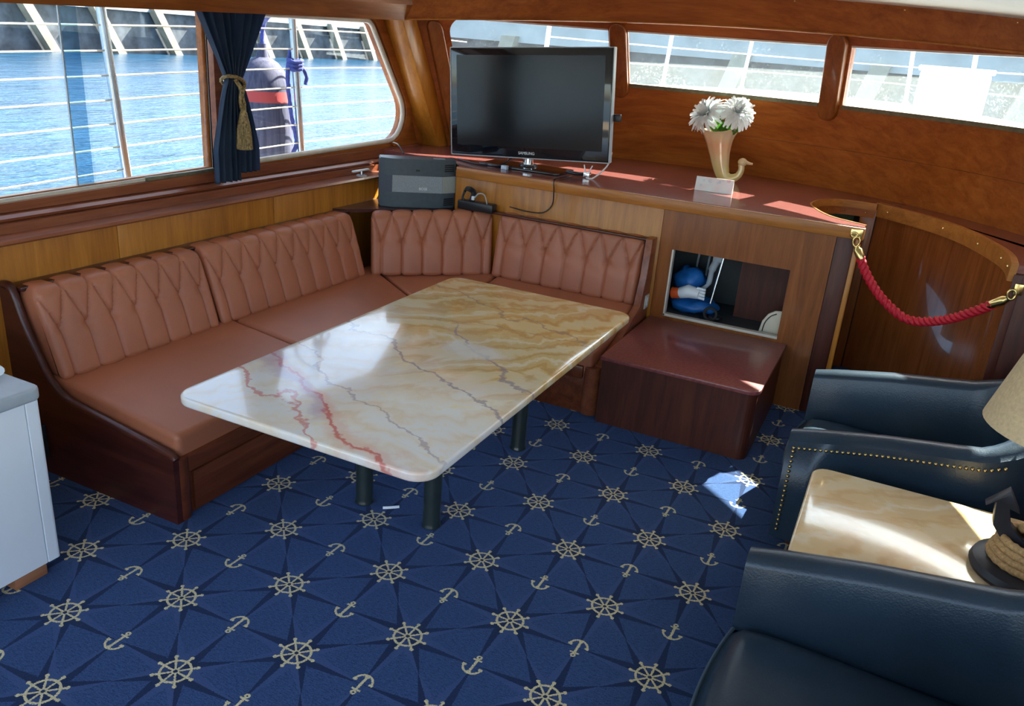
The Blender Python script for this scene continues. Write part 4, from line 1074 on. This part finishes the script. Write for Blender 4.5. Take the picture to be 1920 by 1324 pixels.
# ------------------------------------------------------------------ things in the locker
from mathutils import noise
def lump(bm, a, f):
    for v in bm.verts: v.co += v.normal * (a * (noise.noise(v.co * f) + .5 * noise.noise(v.co * f * 2.3)))
bg_ = thing('blue_bag', 'bright blue nylon bag lying in the locker', 'bag', (.84, 3.5, OZ0))
bm = bmesh.new(); bmesh.ops.create_uvsphere(bm, u_segments=24, v_segments=14, radius=1, matrix=Matrix.Translation((.86, 3.55, OZ0 + .035)) @ Matrix.Diagonal((.15, .12, .045, 1)))
bm.normal_update(); lump(bm, .022, 17); from_bm('lower_fold', bm, BLUEB, bg_, smooth=True)
bm = bmesh.new(); bmesh.ops.create_uvsphere(bm, u_segments=24, v_segments=14, radius=1, matrix=Matrix.Translation((.80, 3.60, OZ0 + .155)) @ Matrix.Diagonal((.095, .10, .085, 1)))
bm.normal_update(); lump(bm, .030, 15); from_bm('upper_fold', bm, BLUEB, bg_, smooth=True)
gl_ = thing('work_glove', 'white and orange work glove on the blue bag', 'glove', (.83, 3.47, OZ0 + .1))
tube('cuff', [(.745, 3.46, OZ0 + .10), (.79, 3.455, OZ0 + .108)], [.034, .032], ORNG, gl_, 14)
tube('palm', [(.79, 3.455, OZ0 + .108), (.84, 3.45, OZ0 + .13), (.90, 3.45, OZ0 + .125)], [.032, .040, .030], WHITE, gl_, 14)
for k in range(4): tube('finger', [(.885, 3.45, OZ0 + .105 + .017 * k), (.935, 3.45, OZ0 + .10 + .018 * k)], [.010, .008], WHITE, gl_, 8)
rd = thing('aluminium_rod', 'pale aluminium rod standing upright in the locker', 'rod', (1.0, 3.5, OZ0))
tube('shaft', [(.955, 3.50, OZ0), (.995, 3.56, .80)], .0085, STEEL, rd, 10); lathe('rod_foot', [(0, 0), (.012, 0), (.012, .02), (0, .02)], BLACK, rd, (.955, 3.50, OZ0 - .012), 10)
for k, x in enumerate((.80, .865)):
    tag(tube('thin_pole', [(x - .02, 3.78, OZ0), (x + .01, 3.78, .90)], .007, GREYP, None, 8), ('thin grey pole at the back of the locker, nearer the bag', 'thin grey pole at the back of the locker, nearer the rod')[k], 'pole')
hs = thing('curved_handle', 'grey curved plastic handle leaning on the rod', 'handle', (.94, 3.56, OZ0))
tube('grip', smooth_path([(.89, 3.54, OZ0 + .13), (.925, 3.55, OZ0 + .17), (.93, 3.56, OZ0 + .25), (.95, 3.57, OZ0 + .31)]), [.012] * 8 + [.016] * 8 + [.022] * 9, GREYP, hs, 10)
box('head', (.925, 3.55, OZ0 + .30), (.985, 3.59, OZ0 + .335), GREYP, hs, bev=.005)
rl = thing('cable_reel', 'small black reel on the locker floor', 'reel', (.99, 3.44, OZ0))
for dx in (0, .03): lathe('flange', [(0, 0), (.040, 0), (.042, .005), (.040, .010), (.015, .012), (0, .012)], BLACK, rl, (.965 + dx * 1.6, 3.42 + dx, OZ0 - .010 + dx * .5), 20)
for k in range(3): tube('wound_wire', [(.99 + (.03 + .004 * k) * math.cos(a), 3.41, OZ0 + .035 + (.03 + .004 * k) * math.sin(a)) for a in [2 * PI * i / 24 for i in range(25)]], .0045, BLACK, rl, 6)
wt = thing('cream_lid', 'cream rounded lid leaning in the right of the locker', 'lid', (1.34, 3.42, OZ0))
prism('panel', [(1.265, OZ0 - .01), (1.275, OZ0 + .055), (1.30, OZ0 + .10), (1.335, OZ0 + .125), (1.44, OZ0 + .135), (1.44, OZ0 - .01)], 3.41, 3.425, CREAM, wt, 'y', bev=.004)
tube('lid_groove', smooth_path([(1.285, 3.408, OZ0), (1.292, 3.408, OZ0 + .05), (1.315, 3.408, OZ0 + .09), (1.345, 3.408, OZ0 + .11)]), .003, BLACK, wt, 6)
# scrap on the carpet
tag(tube('plastic_strip', smooth_path([(.245, 1.28, .004), (.27, 1.295, .006), (.295, 1.32, .005)]), .006, WHITE, None, 6), 'short white plastic strip lying on the carpet near the table leg', 'scrap')

# ------------------------------------------------------------------ outside: water, docks, rail, fender, foredeck
wt_ = box('harbour_water', (-160, -160, -1.2), (160, 160, -.9), WATER, bev=0); tag(wt_, 'rippled blue harbour water outside', 'water', kind='stuff')
def dock(name, label, a, b, y, axis, lean):
    d = thing(name, label, 'dock', (a if axis == 'y' else y, y if axis == 'y' else a, -.9)) if False else thing(name, label, 'dock', (0, 0, -.9))
    def bb(nm, u0, u1, v0, v1, z0, z1, m):
        lo, hi = ((u0, v0, z0), (u1, v1, z1)) if axis == 'x' else ((v0, u0, z0), (v1, u1, z1))
        return box(nm, lo, hi, m, d, bev=0)
    s = -1 if axis == 'y' else 1
    bb('sheet_piling', a, b, *sorted((y, y + s * 1.0)), -1.1, 1.75, DOCKD)
    bb('concrete_beam', a, b, *sorted((y - s * .35, y + s * 1.2)), 1.72, 2.75, DOCKL)
    bb('quay_edge', a, b, *sorted((y - s * .0, y + s * 9)), 2.70, 3.05, DOCKL)
    k = a + 2
    while k < b:
        pl = [(k, -1.0), (k + .62, -1.0), (k + .62 - lean, 1.95), (k - lean, 1.95)]
        y0, y1 = sorted((y - s * .15, y - s * .75))
        if axis == 'x': prism('raking_pile', pl, y0, y1, PILE, d, 'y')
        else: prism('raking_pile', pl, y0, y1, PILE, d, 'x')
        k += 4.65
    return d
dock('quay_wall', 'long grey quay wall with raking pale piles across the water', -6, 118, -46, 'y', 1.7)
dock('quay_wall', 'quay wall with pale piles ahead of the bow', -17, 58, 31, 'x', -.9)
# port rail
for k, y in enumerate((1.965, 3.37)):
    s = thing('rail_stanchion', 'steel rail stanchion on the port side deck, number %d from aft' % (k + 1), 'stanchion', (-1.9, y, .75), 'port rail stanchions')
    s['label'] = ('steel rail stanchion seen through the wide sliding window', 'steel rail stanchion beside the hanging fender')[k]
    tube('post', [(-1.9, y + .035, .80), (-1.9, y - .06, 2.0)], .024, STEEL, s, 12)
    lathe('deck_socket', [(0, 0), (.05, 0), (.045, .02), (.032, .05), (0, .05)], STEEL, s, (-1.9, y + .038, .755), 14)
for i in range(7):
    z = 1.675 - .1185 * i
    pts = [(-1.9, y, z + .034 * (y - 1.35) - .006 * max(0, y - 2.6) ** 2 * 1.6) for y in [-2 + .4 * k for k in range(20)]]
    tag(tube('life_line', pts, .0046, LINE, None, 6), 'pale guard rope of the port rail, %s' % ('topmost', 'second from the top', 'third from the top', 'middle one of seven', 'third from the bottom', 'second from the bottom', 'lowest')[i], 'rope', 'port guard ropes')
box_deck = box('side_deck', (-2.15, -2.7, .70), (-1.41, 5.2, .755), DECKW, bev=.01); tag(box_deck, 'white side deck below the port windows', 'deck')
# fender
FX, FY = -2.16, 3.33
fe = thing('boat_fender', 'navy cylindrical fender with a red band hung on the rail', 'fender', (FX, FY, .8))
fm, ft, fb = mat_new('fender_cover', (.05, .055, .10), .8)
_, _, fz_ = sep(ft, coords(ft)); fb_n = nz(ft, coords(ft, 'Object', (60, 60, 3)), 1, 3)
c0 = ramp(ft, fb_n, [(.3, (.030, .035, .075)), (.7, (.085, .09, .15))])
ft.links.new(mix(ft, fz_.gt(1.275) * fz_.lt(1.345), c0, (.42, .06, .06)), fb.inputs['Base Color'])
lathe('cover', [(0, 0), (.15, .0), (.185, .03), (.19, .10), (.175, .52), (.15, .62), (.10, .68), (.05, .71), (0, .715)], fm, fe, (FX, FY, .84), 36)
lathe('neck', [(0, 0), (.045, 0), (.03, .05), (.028, .09), (0, .09)], fm, fe, (FX, FY, 1.545), 16)
rope('hanging_rope', smooth_path([(FX, FY, 1.63), (FX + .02, FY + .02, 1.78), (-1.93, 3.36, 1.90)]), .014, NROPE, fe, .05, 3, 10)
for k in range(3): rope('knot', [(-1.9 + .040 * math.cos(a), 3.345 + .045 * math.sin(a), 1.50 + .022 * k + .006 * math.sin(2 * a)) for a in [2 * PI * i / 20 for i in range(21)]], .014, NROPE, fe, .05, 3, 10)
rope('rope_tail', smooth_path([(-1.93, 3.34, 1.62), (-1.95, 3.33, 1.45), (-1.95, 3.36, 1.20), (-1.93, 3.38, 1.02), (-1.95, 3.31, .90)]), .014, NROPE, fe, .05, 3, 10)
rope('rope_tail', smooth_path([(-1.9, 3.38, 1.54), (-1.88, 3.43, 1.46), (-1.88, 3.42, 1.40)]), .012, NROPE, fe, .05, 3, 10)
# foredeck seen through the windscreen
fd = prism('foredeck', [tuple(arcp(tL + (math.radians(80) - tL) * k / 24, 1.40, RR + .12))[:2] for k in range(25)][::-1] + [(-1.2, 5.4), (-.6, 7.6), (.2, 9.0), (.8, 9.2), (1.5, 8.8), (2.3, 7.4), (2.9, 5.4)], 1.20, 1.47, DECKW); tag(fd, 'white painted foredeck ahead of the windscreen', 'deck')
db = thing('deck_locker', 'big white deck locker box ahead of the middle mullion', 'locker', (2.0, 6.8, 1.47))
box('locker_body', (1.72, 6.4, 1.47), (2.22, 6.9, 1.80), DECKW, db, bev=.02); box('locker_lid', (1.70, 6.38, 1.80), (2.24, 6.92, 1.84), DECKW, db, bev=.012)
bow = [(-1.15, 5.6), (-.62, 7.4), (-.05, 8.5), (.80, 9.05), (1.62, 8.5), (2.15, 7.6), (2.62, 6.3), (2.85, 5.4)]
names = ('leftmost bow rail stanchion, behind the television', 'bow rail stanchion just above the television, left of centre', 'bow rail stanchion at the right end of the television', 'bow rail stanchion at the very stem', 'bow rail stanchion left of the right mullion', 'bow rail stanchion right of the deck locker', 'bow rail stanchion in the starboard pane', 'aftmost starboard bow rail stanchion')
for k, (x, y) in enumerate(bow):
    s = thing('bow_stanchion', names[k], 'stanchion', (x, y, 1.47), 'bow rail stanchions')
    ox = .05 if x < .8 else -.05
    tube('post', [(x, y, 1.47), (x + ox, y - .03, 2.12)], .020, WHITE, s, 10); lathe('foot', [(0, 0), (.04, 0), (.03, .03), (0, .03)], WHITE, s, (x, y, 1.47), 12)
for i, z in enumerate((1.66, 1.83, 2.0)):
    tag(tube('bow_line', smooth_path([(x + (.05 if x < .8 else -.05) * (z - 1.47) / .65, y, z) for x, y in bow], 4), .006, LINE, None, 6), ('lower', 'middle', 'upper')[i] + ' guard wire of the bow rail', 'wire', 'bow guard wires')
br = thing('blue_barrel', 'blue plastic barrel beyond the starboard window', 'barrel', (5.35, 9.2, 1.0))
lathe('drum', [(0, 0), (.20, 0), (.22, .02), (.22, .20), (.228, .22), (.22, .24), (.22, .44), (.228, .46), (.22, .48), (.22, .68), (.20, .70), (0, .70)], BLUEB, br, (5.35, 9.2, .98), 28)
lathe('bung', [(0, 0), (.04, 0), (.04, .02), (0, .02)], BLACK, br, (5.42, 9.2, 1.68), 12)
fp = thing('floating_pontoon', 'grey floating pontoon beyond the starboard bow', 'pontoon', (8, 12, -.9))
box('pontoon_deck', (3.6, 8.2, .86), (16, 14.5, .98), DOCKL, fp, bev=.02); box('float', (3.9, 8.5, -1.0), (15.5, 14.2, .86), DOCKD, fp, bev=.02)
tn = thing('covered_tender', 'small boat under a teal cover on the pontoon', 'boat', (6.8, 10.4, .98))
bm = bmesh.new(); rows = []
for k in range(13):
    u = k / 12; hwid = .75 * (math.sin(PI * min(.97, .15 + u * .85)) ** .6); yy = 9.4 + 2.6 * u
    rows.append([bm.verts.new((6.6 + hwid * s, yy, .98 + z)) for s, z in ((-.6, .0), (-1, .25), (-1.02, .5), (-.6, .62), (0, .74), (.6, .62), (1.02, .5), (1, .25), (.6, 0))])
for A, B in zip(rows, rows[1:]):
    for j in range(9): bm.faces.new((A[j], A[(j + 1) % 9], B[(j + 1) % 9], B[j]))
bm.faces.new(rows[0]); bm.faces.new(rows[-1])
from_bm('cover', bm, plain('teal_canvas', (.25, .48, .50), .7), tn, auto=40)
tube('rub_rail', [(5.84, 9.7, 1.42), (5.82, 10.8, 1.42), (5.95, 11.8, 1.42)], .03, BLUEB, tn, 8)
